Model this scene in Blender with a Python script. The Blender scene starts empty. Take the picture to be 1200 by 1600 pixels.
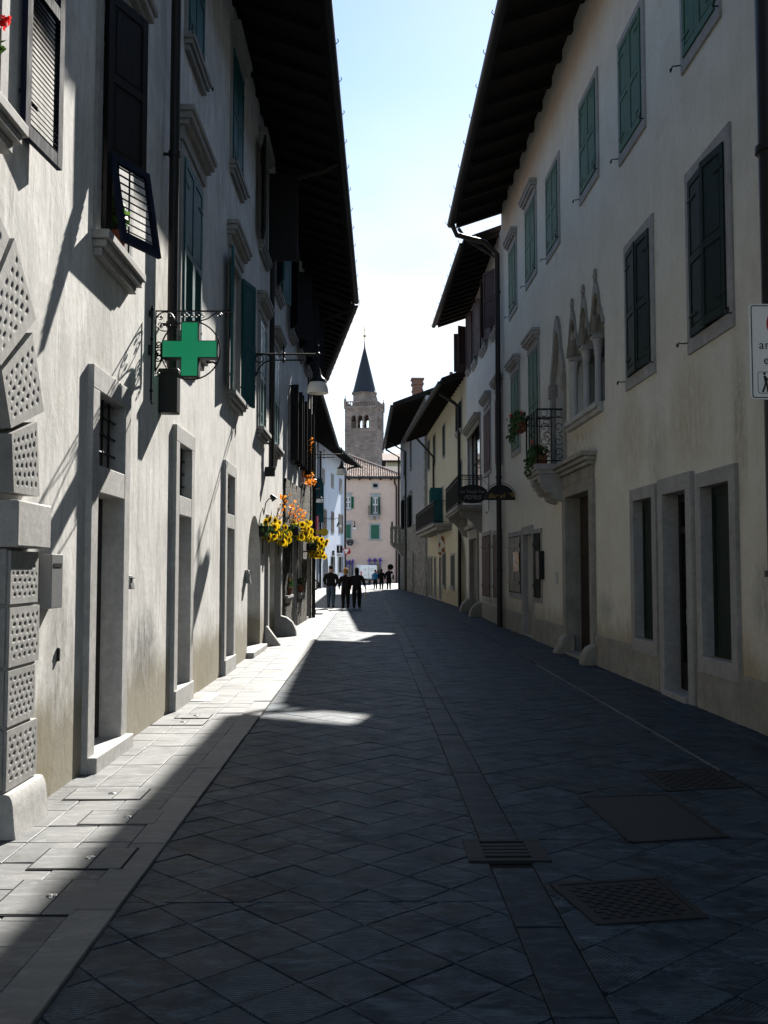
import bpy, bmesh, math, random
from mathutils import Vector, Matrix
from mathutils.geometry import tessellate_polygon

random.seed(11)
SC = bpy.context.scene
COL = SC.collection
R = math.radians
PI = math.pi

# ------------------------------------------------------------------ camera
F, CAMZ = 1500.0, 1.65
PITCH = math.atan(88 / F)
YAW = math.atan(23 * math.cos(PITCH) / F)
cam_d = bpy.data.cameras.new('street_camera')
cam = bpy.data.objects.new('street_camera', cam_d)
COL.objects.link(cam)
cam.location = (0, 0, CAMZ)
cam.rotation_euler = (PI / 2 + PITCH, 0, -YAW)
cam_d.sensor_fit = 'VERTICAL'
cam_d.sensor_height = 24
cam_d.lens = 24 * F / 1600
cam_d.clip_end = 4000
cam_d.clip_start = .05
SC.camera = cam
_r = Vector((math.cos(YAW), -math.sin(YAW), 0))
_f0 = Vector((math.sin(YAW), math.cos(YAW), 0))
_f = _f0 * math.cos(PITCH) + Vector((0, 0, math.sin(PITCH)))
_u = -_f0 * math.sin(PITCH) + Vector((0, 0, math.cos(PITCH)))
EYE = Vector((0, 0, CAMZ))


def ray(px, py):
    return _r * ((px - 600) / F) + _u * ((800 - py) / F) + _f


def at(px, py, y):
    """point seen at a pixel of the survey photo, at street distance y"""
    d = ray(px, py)
    return EYE + d * (y / d.y)


def onground(px, py, z=0.0):
    d = ray(px, py)
    return EYE + d * ((z - CAMZ) / d.z)


# ------------------------------------------------------------------ mesh builder
class MB:
    def __init__(s):
        s.v, s.f, s.m = [], [], []

    def add(s, vs, fs, m=0, M=None):
        o = len(s.v)
        for p in vs:
            p = Vector(p)
            s.v.append(M @ p if M is not None else p)
        for f in fs:
            s.f.append(tuple(i + o for i in f))
            s.m.append(m)
        return s

    def box(s, x0, x1, y0, y1, z0, z1, m=0, M=None):
        vs = [(x, y, z) for x in (x0, x1) for y in (y0, y1) for z in (z0, z1)]
        return s.add(vs, [(0, 1, 3, 2), (4, 6, 7, 5), (0, 4, 5, 1), (2, 3, 7, 6), (0, 2, 6, 4), (1, 5, 7, 3)], m, M)

    def hexa(s, p8, m=0):
        """p8: bottom 4 (ccw) then top 4"""
        return s.add(p8, [(3, 2, 1, 0), (4, 5, 6, 7), (0, 1, 5, 4), (1, 2, 6, 5), (2, 3, 7, 6), (3, 0, 4, 7)], m)

    def prism(s, poly, y0, y1, m=0, M=None, axis='y', holes=()):
        """polygon in (x,z) extruded along y (or axis z: polygon in (x,y); axis x: polygon in (y,z))"""
        def P(a, b, t):
            return {'y': (a, t, b), 'z': (a, b, t), 'x': (t, a, b)}[axis]
        loops = [list(poly)] + [list(h) for h in holes]
        flat = [p for l in loops for p in l]
        tris = tessellate_polygon([[Vector((a, b, 0)) for a, b in l] for l in loops])
        n = len(flat)
        vs = [P(a, b, y0) for a, b in flat] + [P(a, b, y1) for a, b in flat]
        fs = [tuple(t) for t in tris] + [tuple(i + n for i in t) for t in tris]
        o = 0
        for l in loops:
            k = len(l)
            for i in range(k):
                j = (i + 1) % k
                fs.append((o + i, o + j, n + o + j, n + o + i))
            o += k
        return s.add(vs, fs, m, M)

    def tube(s, pts, r, n=8, m=0, closed=False, cap=True, M=None):
        pts = [Vector(p) for p in pts]
        N = len(pts)
        rs = r if isinstance(r, (list, tuple)) else [r] * N
        prev = None
        vs, fs = [], []
        for i, p in enumerate(pts):
            a = pts[(i - 1) % N] if (closed or i > 0) else p
            b = pts[(i + 1) % N] if (closed or i < N - 1) else p
            t = (b - a)
            t = t.normalized() if t.length > 1e-9 else Vector((0, 0, 1))
            if prev is None:
                q = Vector((0, 0, 1)) if abs(t.z) < .9 else Vector((1, 0, 0))
                nn = t.cross(q).normalized()
            else:
                nn = prev - t * prev.dot(t)
                nn = nn.normalized() if nn.length > 1e-6 else t.orthogonal().normalized()
            prev = nn
            bb = t.cross(nn)
            for k in range(n):
                an = 2 * PI * k / n
                vs.append(p + (nn * math.cos(an) + bb * math.sin(an)) * rs[i])
        for i in range(N if closed else N - 1):
            j = (i + 1) % N
            for k in range(n):
                l = (k + 1) % n
                fs.append((i * n + k, i * n + l, j * n + l, j * n + k))
        if cap and not closed:
            fs.append(tuple(range(n))[::-1])
            fs.append(tuple((N - 1) * n + k for k in range(n)))
        return s.add(vs, fs, m, M)

    def lathe(s, prof, c=(0, 0, 0), n=16, m=0, M=None):
        vs, fs = [], []
        for r, z in prof:
            for k in range(n):
                a = 2 * PI * k / n
                vs.append((c[0] + r * math.cos(a), c[1] + r * math.sin(a), c[2] + z))
        for i in range(len(prof) - 1):
            for k in range(n):
                l = (k + 1) % n
                fs.append((i * n + k, i * n + l, (i + 1) * n + l, (i + 1) * n + k))
        fs.append(tuple(range(n))[::-1])
        fs.append(tuple((len(prof) - 1) * n + k for k in range(n)))
        return s.add(vs, fs, m, M)

    def ball(s, c, r, n=12, k=8, m=0, sc=(1, 1, 1), M=None):
        vs, fs = [], []
        for i in range(1, k):
            a = PI * i / k
            for j in range(n):
                b = 2 * PI * j / n
                vs.append((c[0] + r * sc[0] * math.sin(a) * math.cos(b), c[1] + r * sc[1] * math.sin(a) * math.sin(b), c[2] + r * sc[2] * math.cos(a)))
        t = len(vs)
        vs += [(c[0], c[1], c[2] + r * sc[2]), (c[0], c[1], c[2] - r * sc[2])]
        for i in range(k - 2):
            for j in range(n):
                l = (j + 1) % n
                fs.append((i * n + j, (i + 1) * n + j, (i + 1) * n + l, i * n + l))
        for j in range(n):
            l = (j + 1) % n
            fs.append((t, j, l))
            fs.append((t + 1, (k - 2) * n + l, (k - 2) * n + j))
        return s.add(vs, fs, m, M)

    def build(s, name, mats, parent=None, bevel=0, smooth=True, loc=None):
        if not isinstance(mats, (list, tuple)):
            mats = [mats]
        me = bpy.data.meshes.new(name)
        me.from_pydata([tuple(p) for p in s.v], [], s.f)
        for m in mats:
            me.materials.append(m)
        me.polygons.foreach_set('material_index', s.m)
        bm = bmesh.new()
        bm.from_mesh(me)
        bmesh.ops.recalc_face_normals(bm, faces=bm.faces)
        bm.to_mesh(me)
        bm.free()
        if smooth:
            me.polygons.foreach_set('use_smooth', [True] * len(me.polygons))
            me.set_sharp_from_angle(angle=R(38))
        me.update()
        o = bpy.data.objects.new(name, me)
        COL.objects.link(o)
        if parent is not None:
            o.parent = parent
        if loc is not None:
            o.location = loc
        if bevel:
            b = o.modifiers.new('edge', 'BEVEL')
            b.width = bevel
            b.segments = 2
            b.limit_method = 'ANGLE'
            b.angle_limit = R(40)
        return o


def tag(o, label=None, cat=None, group=None, kind=None):
    if label: o['label'] = label
    if cat: o['category'] = cat
    if group: o['group'] = group
    if kind: o['kind'] = kind
    return o


def empty(name, loc, rz=0, label=None, cat=None, group=None):
    o = bpy.data.objects.new(name, None)
    o.empty_display_size = .2
    COL.objects.link(o)
    o.location = loc
    o.rotation_euler = (0, 0, rz)
    return tag(o, label, cat, group)


def copy_tree(o, parent=None):
    c = o.copy()
    COL.objects.link(c)
    if parent is not None:
        c.parent = parent
    for ch in list(o.children):
        copy_tree(ch, c)
    return c


def arc(cx, cz, r, a0, a1, n=12):
    return [(cx + r * math.cos(R(a0 + (a1 - a0) * i / n)), cz + r * math.sin(R(a0 + (a1 - a0) * i / n))) for i in range(n + 1)]


def text_mesh(body, size, extrude=.002, font_shear=0.0, align='CENTER', spacing=1.0):
    cu = bpy.data.curves.new('lettering', 'FONT')
    cu.body = body
    cu.size = size
    cu.extrude = extrude
    cu.shear = font_shear
    cu.align_x = align
    cu.align_y = 'CENTER'
    cu.space_character = spacing
    ob = bpy.data.objects.new('lettering', cu)
    COL.objects.link(ob)
    dg = bpy.context.evaluated_depsgraph_get()
    me = bpy.data.meshes.new_from_object(ob.evaluated_get(dg))
    vs = [v.co.copy() for v in me.vertices]
    fs = [tuple(p.vertices) for p in me.polygons]
    bpy.data.objects.remove(ob)
    bpy.data.meshes.remove(me)
    return vs, fs


# facing matrix: text laid in local XY -> upright, front towards -y
UP = Matrix.Rotation(PI / 2, 4, 'X')

# ------------------------------------------------------------------ materials


class NT:
    def __init__(s, name):
        s.mat = bpy.data.materials.new(name)
        s.mat.use_nodes = True
        s.t = s.mat.node_tree
        s.t.nodes.clear()
        s.out = s.n('ShaderNodeOutputMaterial')
        s.b = s.n('ShaderNodeBsdfPrincipled')
        s.l(s.b.outputs[0], s.out.inputs[0])

    def n(s, t, **k):
        nd = s.t.nodes.new(t)
        for a, v in k.items():
            if a in nd.inputs.keys() or a.replace('_', ' ') in nd.inputs.keys():
                key = a if a in nd.inputs.keys() else a.replace('_', ' ')
                if hasattr(v, 'links') or isinstance(v, bpy.types.NodeSocket):
                    s.l(v, nd.inputs[key])
                else:
                    nd.inputs[key].default_value = v
            else:
                setattr(nd, a, v)
        return nd

    def l(s, a, b):
        s.t.links.new(a, b)

    def coord(s, scale=(1, 1, 1), rot=(0, 0, 0), out='Object'):
        tc = s.n('ShaderNodeTexCoord')
        mp = s.n('ShaderNodeMapping')
        mp.inputs['Scale'].default_value = scale
        mp.inputs['Rotation'].default_value = rot
        s.l(tc.outputs[out], mp.inputs[0])
        return mp.outputs[0]

    def noise(s, vec, scale, detail=6, rough=.55, dist=0):
        nd = s.n('ShaderNodeTexNoise', Scale=scale, Detail=detail, Roughness=rough, Distortion=dist)
        s.l(vec, nd.inputs['Vector'])
        return nd.outputs[0]

    def ramp(s, fac, stops):
        nd = s.n('ShaderNodeValToRGB')
        e = nd.color_ramp.elements
        while len(e) < len(stops):
            e.new(.5)
        for i, (p, c) in enumerate(stops):
            e[i].position = p
            e[i].color = (c, c, c, 1) if isinstance(c, (int, float)) else (*c, 1)
        s.l(fac, nd.inputs[0])
        return nd.outputs[0]

    def mix(s, fac, a, b, mode='MIX'):
        nd = s.n('ShaderNodeMix', data_type='RGBA', blend_type=mode)
        for i, v in ((0, fac), (6, a), (7, b)):
            if isinstance(v, bpy.types.NodeSocket):
                s.l(v, nd.inputs[i])
            elif isinstance(v, (int, float)):
                nd.inputs[i].default_value = v if i == 0 else (v, v, v, 1)
            else:
                nd.inputs[i].default_value = (*v, 1)
        return nd.outputs[2]

    def math(s, op, a, b=0.0, c=None):
        nd = s.n('ShaderNodeMath', operation=op)
        for i, v in ((0, a), (1, b)):
            if isinstance(v, bpy.types.NodeSocket):
                s.l(v, nd.inputs[i])
            else:
                nd.inputs[i].default_value = v
        return nd.outputs[0]

    def set(s, col=None, rough=None, bump=None, bstr=.3, bdist=.02, metal=0, spec=.5):
        for key, v in (('Base Color', col), ('Roughness', rough)):
            if v is None: continue
            if isinstance(v, bpy.types.NodeSocket):
                s.l(v, s.b.inputs[key])
            elif isinstance(v, (int, float)):
                s.b.inputs[key].default_value = v
            else:
                s.b.inputs[key].default_value = (*v, 1)
        s.b.inputs['Metallic'].default_value = metal
        s.b.inputs['Specular IOR Level'].default_value = spec
        if bump is not None:
            bn = s.n('ShaderNodeBump')
            bn.inputs['Strength'].default_value = bstr
            bn.inputs['Distance'].default_value = bdist
            s.l(bump, bn.inputs['Height'])
            s.l(bn.outputs[0], s.b.inputs['Normal'])
        return s.mat


def m_plaster(name, base, dark, stain, bstr=.35, foot=.5, streak=.5, marks=()):
    """lime render: trowel marks, rain streaks, damp at the foot"""
    t = NT(name)
    v = t.coord((1, 1, 1))
    vs = t.coord((1.6, 1.6, .22))
    big = t.ramp(t.noise(v, 1.1, 10, .68, .5), [(.40, 0), (.62, 1)])
    run = t.ramp(t.noise(vs, 4.2, 11, .74, .6), [(.47, 0), (.66, 1)])
    fine = t.noise(v, 16, 8, .7)
    c = t.mix(t.math('MULTIPLY', big, .55), base, dark)
    c = t.mix(t.math('MULTIPLY', run, streak), c, dark)
    c = t.mix(t.ramp(t.noise(v, 1.7, 10, .7, .6), [(.56, 0), (.8, .55)]), c, stain)
    spots = t.ramp(t.noise(v, 9, 6, .75), [(.68, 0), (.76, .5)])
    c = t.mix(spots, c, tuple(x * .55 for x in dark))
    # rising damp: an irregular band at the foot of the wall
    sep = t.n('ShaderNodeSeparateXYZ')
    t.l(v, sep.inputs[0])
    h = t.math('ADD', sep.outputs[2], t.math('MULTIPLY', t.noise(t.coord((1.3, 1.3, .6)), 2.2, 9, .7), -1.1))
    c = t.mix(t.ramp(h, [(0.0, foot), (.35, 0)]), c, tuple(a * .6 for a in stain))
    c = t.mix(t.math('MULTIPLY', t.ramp(fine, [(.35, 1), (.6, 0)]), .16), c, tuple(x * .5 for x in dark))
    # stains with a place of their own: (x, z, half width, half height, colour, strength)
    for mx, mz, rx, rz, colr, st in marks:
        dx = t.math('DIVIDE', t.math('SUBTRACT', sep.outputs[0], mx), rx)
        dz = t.math('DIVIDE', t.math('SUBTRACT', sep.outputs[2], mz), rz)
        dd = t.math('ADD', t.math('POWER', t.math('ABSOLUTE', dx), 2.0), t.math('POWER', t.math('ABSOLUTE', dz), 2.0))
        br = t.ramp(t.noise(t.coord((3, 3, 1.2)), 3.0, 10, .75, .4), [(.36, 0), (.62, 1)])
        k = t.math('MULTIPLY', t.math('MULTIPLY', t.ramp(dd, [(0, 1), (1, 0)]), br), st)
        c = t.mix(k, c, colr)
    b = t.math('ADD', t.math('MULTIPLY', t.noise(t.coord((1.5, 1.5, .7)), 3.2, 9, .62, .9), 1.0), t.math('MULTIPLY', fine, .3))
    return t.set(c, .92, b, bstr, .03, spec=.2)


def m_stone(name, a, b, rough=.85, scale=14, bstr=.25, grain=True):
    t = NT(name)
    v = t.coord()
    c = t.mix(t.ramp(t.noise(v, 2.3, 8, .6), [(.35, 0), (.7, 1)]), a, b)
    n = t.noise(v, scale, 8, .72)
    c = t.mix(t.math('MULTIPLY', t.ramp(n, [(.4, 1), (.62, 0)]), .3), c, tuple(x * .45 for x in b))
    c = t.mix(t.math('MULTIPLY', t.ramp(t.noise(t.coord((3, 3, .4)), 3, 6, .6), [(.52, 0), (.75, 1)]), .35), c, tuple(x * .55 for x in b))
    return t.set(c, rough, n, bstr, .015, spec=.25)


def m_paint(name, a, rough=.5, var=.35, bstr=.12):
    t = NT(name)
    v = t.coord()
    n = t.noise(t.coord((9, 9, 1.2)), 4, 6, .6)
    c = t.mix(t.math('MULTIPLY', t.ramp(n, [(.4, 0), (.75, 1)]), var), a, tuple(x * .45 + (.001 if max(a) < .05 else .008) for x in a))
    c = t.mix(t.math('MULTIPLY', t.ramp(t.noise(v, 23, 5, .7), [(.62, 0), (.74, 1)]), .35), c, tuple(min(1, x * 1.7 + (.005 if max(a) < .05 else .025)) for x in a))
    ro = t.ramp(n, [(.3, rough), (.8, min(1, rough + .2))])
    return t.set(c, ro, n, bstr, .006, spec=.22 if max(a) < .1 else .4)


def m_metal(name, a, rough=.55, metal=.0):
    t = NT(name)
    n = t.noise(t.coord(), 30, 6, .7)
    c = t.mix(t.math('MULTIPLY', t.ramp(n, [(.5, 0), (.7, 1)]), .5), a, tuple(x * .6 + .005 for x in a))
    return t.set(c, rough, n, .1, .004, metal=metal, spec=.25 if max(a) < .1 else .5)


def m_rubble(name, sc=4.2, cols=((.035, .032, .026), (.10, .09, .07), (.20, .185, .15)), mortar=(.075, .07, .06), bstr=.9):
    t = NT(name)
    v = t.coord((1, 1, 1.55))
    dv = t.n('ShaderNodeMix', data_type='RGBA')
    dv.inputs[0].default_value = .07
    t.l(v, dv.inputs[6])
    nn = t.n('ShaderNodeTexNoise', Scale=3.0, Detail=4.0)
    t.l(v, nn.inputs['Vector'])
    t.l(nn.outputs[1], dv.inputs[7])
    vo = t.n('ShaderNodeTexVoronoi', Scale=sc)
    t.l(dv.outputs[2], vo.inputs['Vector'])
    ve = t.n('ShaderNodeTexVoronoi', Scale=sc, feature='DISTANCE_TO_EDGE')
    t.l(dv.outputs[2], ve.inputs['Vector'])
    sx = t.n('ShaderNodeSeparateColor')
    t.l(vo.outputs['Color'], sx.inputs[0])
    c = t.ramp(sx.outputs[0], [(.1, cols[0]), (.5, cols[1]), (.9, cols[2])])
    n = t.noise(t.coord(), 13, 8, .7)
    c = t.mix(t.math('MULTIPLY', t.ramp(n, [(.42, 1), (.6, 0)]), .5), c, tuple(x * .4 for x in cols[1]))
    e = t.ramp(ve.outputs[0], [(.02, 0), (.09, 1)])
    c = t.mix(e, mortar, c)
    h = t.math('ADD', e, t.math('MULTIPLY', n, .35))
    return t.set(c, .93, h, bstr, .035, spec=.2)


def m_slate(name, dark, light, vein, hatch=True, rough=(.34, .56), haz=45.0, spec=.5):
    """grey limestone flags: each flag its own tone, chisel hatching, pale veins, wear"""
    t = NT(name)
    v = t.coord()
    geo = t.n('ShaderNodeNewGeometry')
    rnd = geo.outputs['Random Per Island']
    c = t.ramp(rnd, [(0, dark), (.5, tuple((a * .55 + b * .45) for a, b in zip(dark, light))), (1, light)])
    wear = t.noise(v, 2.6, 9, .68, .3)
    c = t.mix(t.math('MULTIPLY', t.ramp(wear, [(.36, 1), (.62, 0)]), .55), c, tuple(x * .5 for x in dark))
    # white veins that break at each flag
    off = t.n('ShaderNodeCombineXYZ')
    t.l(t.math('MULTIPLY', rnd, 37.0), off.inputs[0])
    t.l(t.math('MULTIPLY', rnd, 91.0), off.inputs[1])
    va = t.n('ShaderNodeVectorMath', operation='ADD')
    t.l(v, va.inputs[0])
    t.l(off.outputs[0], va.inputs[1])
    mp = t.n('ShaderNodeMapping')
    mp.inputs['Scale'].default_value = (.8, 2.4, 1)
    mp.inputs['Rotation'].default_value = (0, 0, R(18))
    t.l(va.outputs[0], mp.inputs[0])
    vn = t.noise(mp.outputs[0], 2.4, 11, .66, 1.5)
    line = t.ramp(t.math('ABSOLUTE', t.math('SUBTRACT', vn, .5)), [(0, 1), (.022, 0)])
    sel = t.ramp(t.noise(va.outputs[0], 1.9, 3, .5), [(.5, 0), (.66, 1)])
    c = t.mix(t.math('MULTIPLY', t.math('MULTIPLY', line, sel), .6), c, vein)
    cloud = t.ramp(t.noise(mp.outputs[0], 5.5, 10, .74, .8), [(.50, 0), (.72, .55)])
    c = t.mix(cloud, c, vein)
    h = t.noise(v, 34, 8, .75)
    hh = t.math('MULTIPLY', h, .5)
    if hatch:
        w = t.n('ShaderNodeTexWave', Scale=18.0, Distortion=1.6, Detail=3.0)
        w.inputs['Detail Scale'].default_value = 2.0
        rotv = t.n('ShaderNodeVectorRotate', rotation_type='Z_AXIS')
        t.l(v, rotv.inputs['Vector'])
        ang = t.math('MULTIPLY', t.math('ROUND', t.math('MULTIPLY', rnd, 3.0)), .33)
        t.l(t.math('ADD', ang, R(haz)), rotv.inputs['Angle'])
        t.l(rotv.outputs[0], w.inputs['Vector'])
        msk = t.ramp(t.noise(va.outputs[0], 3.1, 6, .65), [(.42, 0), (.56, 1)])
        wf = t.math('MULTIPLY', w.outputs[1], msk)
        c = t.mix(t.math('MULTIPLY', wf, .34), c, vein)
        hh = t.math('ADD', hh, t.math('MULTIPLY', wf, -.5))
    ro = t.ramp(wear, [(.3, rough[0]), (.7, rough[1])])
    return t.set(c, ro, hh, .3, .006, spec=spec)


def m_leaf(name, a, b, trans=.25):
    t = NT(name)
    geo = t.n('ShaderNodeNewGeometry')
    c = t.mix(geo.outputs['Random Per Island'], a, b)
    t.set(c, .5)
    tr = t.n('ShaderNodeBsdfTranslucent')
    t.l(c, tr.inputs[0])
    ms = t.n('ShaderNodeMixShader')
    ms.inputs[0].default_value = trans
    t.l(t.b.outputs[0], ms.inputs[1])
    t.l(tr.outputs[0], ms.inputs[2])
    t.l(ms.outputs[0], t.out.inputs[0])
    return t.mat


def m_glass(name, tint=(.02, .024, .028), rough=.06):
    t = NT(name)
    n = t.noise(t.coord(), 1.4, 2, .5)
    return t.set(tint, rough, n, .04, .02, spec=.6)


M = {}
M['plaster_white'] = m_plaster('plaster_white', (.74, .73, .705), (.40, .395, .375), (.43, .385, .28), .24, .9, .75, [(15.2, 3.6, .55, .7, (.36, .35, .32), .8), (22.7, 3.6, .6, .7, (.36, .35, .32), .8), (12.3, 5.2, .5, 1.6, (.40, .38, .33), .7), (19.0, 2.2, .5, 1.6, (.40, .38, .33), .7), (16.75, .85, .75, .45, (.05, .05, .05), .9), (15.4, .25, .8, .5, (.20, .17, .09), .9), (13.7, .25, .5, .5, (.20, .17, .09), .8), (20.2, .3, 1.2, .5, (.20, .17, .09), .8), (14.2, 1.0, .4, .8, (.15, .14, .12), .7), (17.5, 4.6, .7, 1.5, (.30, .28, .22), .8)])
M['plaster_cream'] = m_plaster('plaster_cream', (.66, .64, .565), (.54, .51, .42), (.42, .36, .22), .2, .6, .4, [(15.4, 3.6, .9, .8, (.38, .31, .18), .7), (12.8, 3.6, .8, .9, (.40, .34, .22), .7), (16.2, .6, 1.2, .7, (.30, .21, .07), .9), (13.2, .6, 1.0, .6, (.28, .2, .07), .9), (14.1, 3.2, .5, .8, (.33, .31, .26), .7), (11.2, 1.0, .6, .3, (.2, .2, .2), .8), (9.2, 4.0, 1.6, .5, (.28, .22, .1), .7), (17.4, 1.3, .3, .5, (.22, .21, .2), .8), (16.9, 3.2, .25, 1.2, (.25, .22, .15), .8)])
M['plaster_pale'] = m_plaster('plaster_pale', (.62, .61, .58), (.5, .485, .43), (.38, .34, .25), .2, .5, .35)
M['plaster_yellow'] = m_plaster('plaster_yellow', (.60, .55, .40), (.48, .43, .30), (.33, .27, .15), .25, .6, .4)
M['plaster_grey'] = m_plaster('plaster_grey', (.42, .42, .42), (.34, .33, .31), (.28, .26, .2), .3, .6, .4)
M['plaster_bluewhite'] = m_plaster('plaster_bluewhite', (.52, .58, .68), (.42, .47, .56), (.40, .41, .42), .25, .5, .3)
M['plaster_pink'] = m_plaster('plaster_pink', (.69, .505, .405), (.57, .425, .34), (.47, .34, .25), .2, .5, .3)
M['stone'] = m_stone('limestone', (.36, .355, .345), (.27, .265, .255))
M['stone_warm'] = m_stone('weathered_limestone', (.33, .315, .28), (.22, .21, .185))
M['stone_light'] = m_stone('pale_limestone', (.47, .465, .455), (.36, .355, .34))
M['stone_tower'] = m_stone('tower_stone', (.33, .28, .25), (.25, .21, .19), scale=3)
M['rubble'] = m_rubble('rubble_masonry')
M['rubble_pale'] = m_rubble('pale_rubble_masonry', 3.2, ((.16, .15, .13), (.28, .26, .23), (.42, .40, .36)), (.27, .26, .23), .7)
M['iron'] = m_metal('wrought_iron', (.012, .012, .013), .5)
M['pipe'] = m_metal('dark_copper', (.018, .016, .016), .42)
M['gutter'] = m_metal('gutter_metal', (.013, .014, .016), .62)
M['wood_dark'] = m_paint('eaves_wood', (.017, .014, .012), .9, .5, .3)
M['wood_black'] = m_paint('black_wood', (.010, .009, .010), .45, .3)
M['wood_door'] = m_paint('door_wood', (.028, .019, .013), .6, .5, .3)
M['teal'] = m_paint('teal_paint', (.008, .085, .095), .5)
M['teal_pale_glare'] = m_paint('pale_glare_teal_paint', (.16, .25, .27), .32)  # teal shutters paled: sun glare on the two far windows put into the colour
M['green'] = m_paint('green_paint', (.034, .105, .064), .6)
M['green_dark'] = m_paint('dark_green_paint', (.007, .018, .013), .6)
M['green_bright'] = m_paint('bright_green_paint', (.012, .115, .062), .5)
M['redbrown'] = m_paint('oxblood_paint', (.055, .010, .012), .6)
M['brown'] = m_paint('brown_paint', (.050, .026, .022), .55)
M['navy'] = m_paint('navy_paint', (.008, .012, .030), .78)
M['white_paint'] = m_paint('white_paint', (.72, .72, .70), .4, .12)
M['grey_wood'] = m_paint('grey_wood', (.16, .15, .14), .6)
M['tile_roof'] = m_paint('terracotta', (.22, .145, .115), .85, .7, .2)
M['slate_roof'] = m_paint('spire_copper', (.030, .036, .046), .45)
M['brick'] = m_paint('chimney_brick', (.20, .115, .085), .85, .5)
M['terracotta_pot'] = m_paint('terracotta_pot', (.22, .075, .04), .8)
M['glass'] = m_glass('window_glass')
M['dark_room'] = m_paint('dark_interior', (.012, .011, .011), .9)
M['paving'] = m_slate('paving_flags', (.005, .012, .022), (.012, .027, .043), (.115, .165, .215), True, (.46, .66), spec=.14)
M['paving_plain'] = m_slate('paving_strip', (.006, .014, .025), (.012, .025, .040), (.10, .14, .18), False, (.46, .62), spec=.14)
M['sidewalk'] = m_slate('pavement_slabs', (.085, .090, .093), (.155, .160, .163), (.30, .30, .29), True, (.50, .72), 5.0, spec=.3)
M['kerb'] = m_slate('kerb_stone', (.13, .135, .137), (.18, .185, .185), (.30, .30, .29), False, (.50, .7), spec=.3)
M['joint'] = m_stone('joint_mortar', (.016, .016, .016), (.010, .010, .010), .95)
M['joint_pale'] = m_stone('pale_joint_mortar', (.12, .115, .09), (.05, .055, .035), .95)
M['castiron'] = m_metal('cast_iron', (.010, .011, .013), .6)
M['plate'] = m_metal('steel_plate', (.018, .022, .027), .6)
M['chrome'] = m_metal('polished_steel', (.55, .55, .55), .22, 1.0)
M['steel'] = m_metal('brushed_steel', (.42, .42, .41), .42, .6)
M['box_steel'] = m_metal('box_steel', (.17, .175, .18), .45)
M['lamp_glass'] = m_paint('opal_glass', (.78, .75, .70), .3, .05)
M['ground'] = m_stone('ground_stone', (.22, .22, .215), (.16, .16, .155), .6, 6)
M['yellow_paint'] = m_paint('yellow_paint', (.40, .30, .012), .55)
M['red_paint'] = m_paint('red_paint', (.42, .02, .025), .5)
M['pink_cloth'] = m_paint('pink_cloth', (.45, .06, .13), .85)
M['black_paint'] = m_paint('black_paint', (.008, .008, .008), .4, .2)
M['gold_paint'] = m_paint('gold_paint', (.30, .19, .05), .5)
M['grey_letter'] = m_paint('grey_lettering', (.20, .20, .19), .6)
M['rust_paint'] = m_paint('rust_orange', (.32, .10, .025), .7)
M['purple'] = m_leaf('purple_blossom', (.16, .09, .42), (.26, .16, .55))
M['leaf'] = m_leaf('green_leaf', (.018, .05, .012), (.05, .11, .022))
M['leaf_light'] = m_leaf('bright_leaf', (.045, .12, .015), (.09, .20, .025), .4)
M['leaf_deep'] = m_leaf('deep_green_leaf', (.012, .035, .008), (.04, .09, .018), .3)
M['leaf_orange'] = m_leaf('autumn_leaf', (.62, .15, .015), (.72, .30, .03), .5)
M['petal_yellow'] = m_leaf('sunflower_petal', (.78, .54, .012), (.85, .66, .03), .45)
M['petal_red'] = m_leaf('geranium_petal', (.60, .02, .02), (.72, .05, .05), .3)
M['seed'] = m_paint('sunflower_seed', (.045, .022, .008), .9)
M['stem'] = m_paint('plant_stem', (.06, .055, .02), .8)


def m_emit(name, col, strength, spec=.4):
    t = NT(name)
    n = t.noise(t.coord(), 6, 3, .5)
    c = t.mix(t.math('MULTIPLY', n, .8), col, tuple(x * .7 for x in col))
    t.set(tuple(x * .5 for x in col), .25)
    t.l(c, t.b.inputs['Emission Color'])
    t.b.inputs['Emission Strength'].default_value = strength
    return t.mat

# ------------------------------------------------------------------ houses


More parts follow.
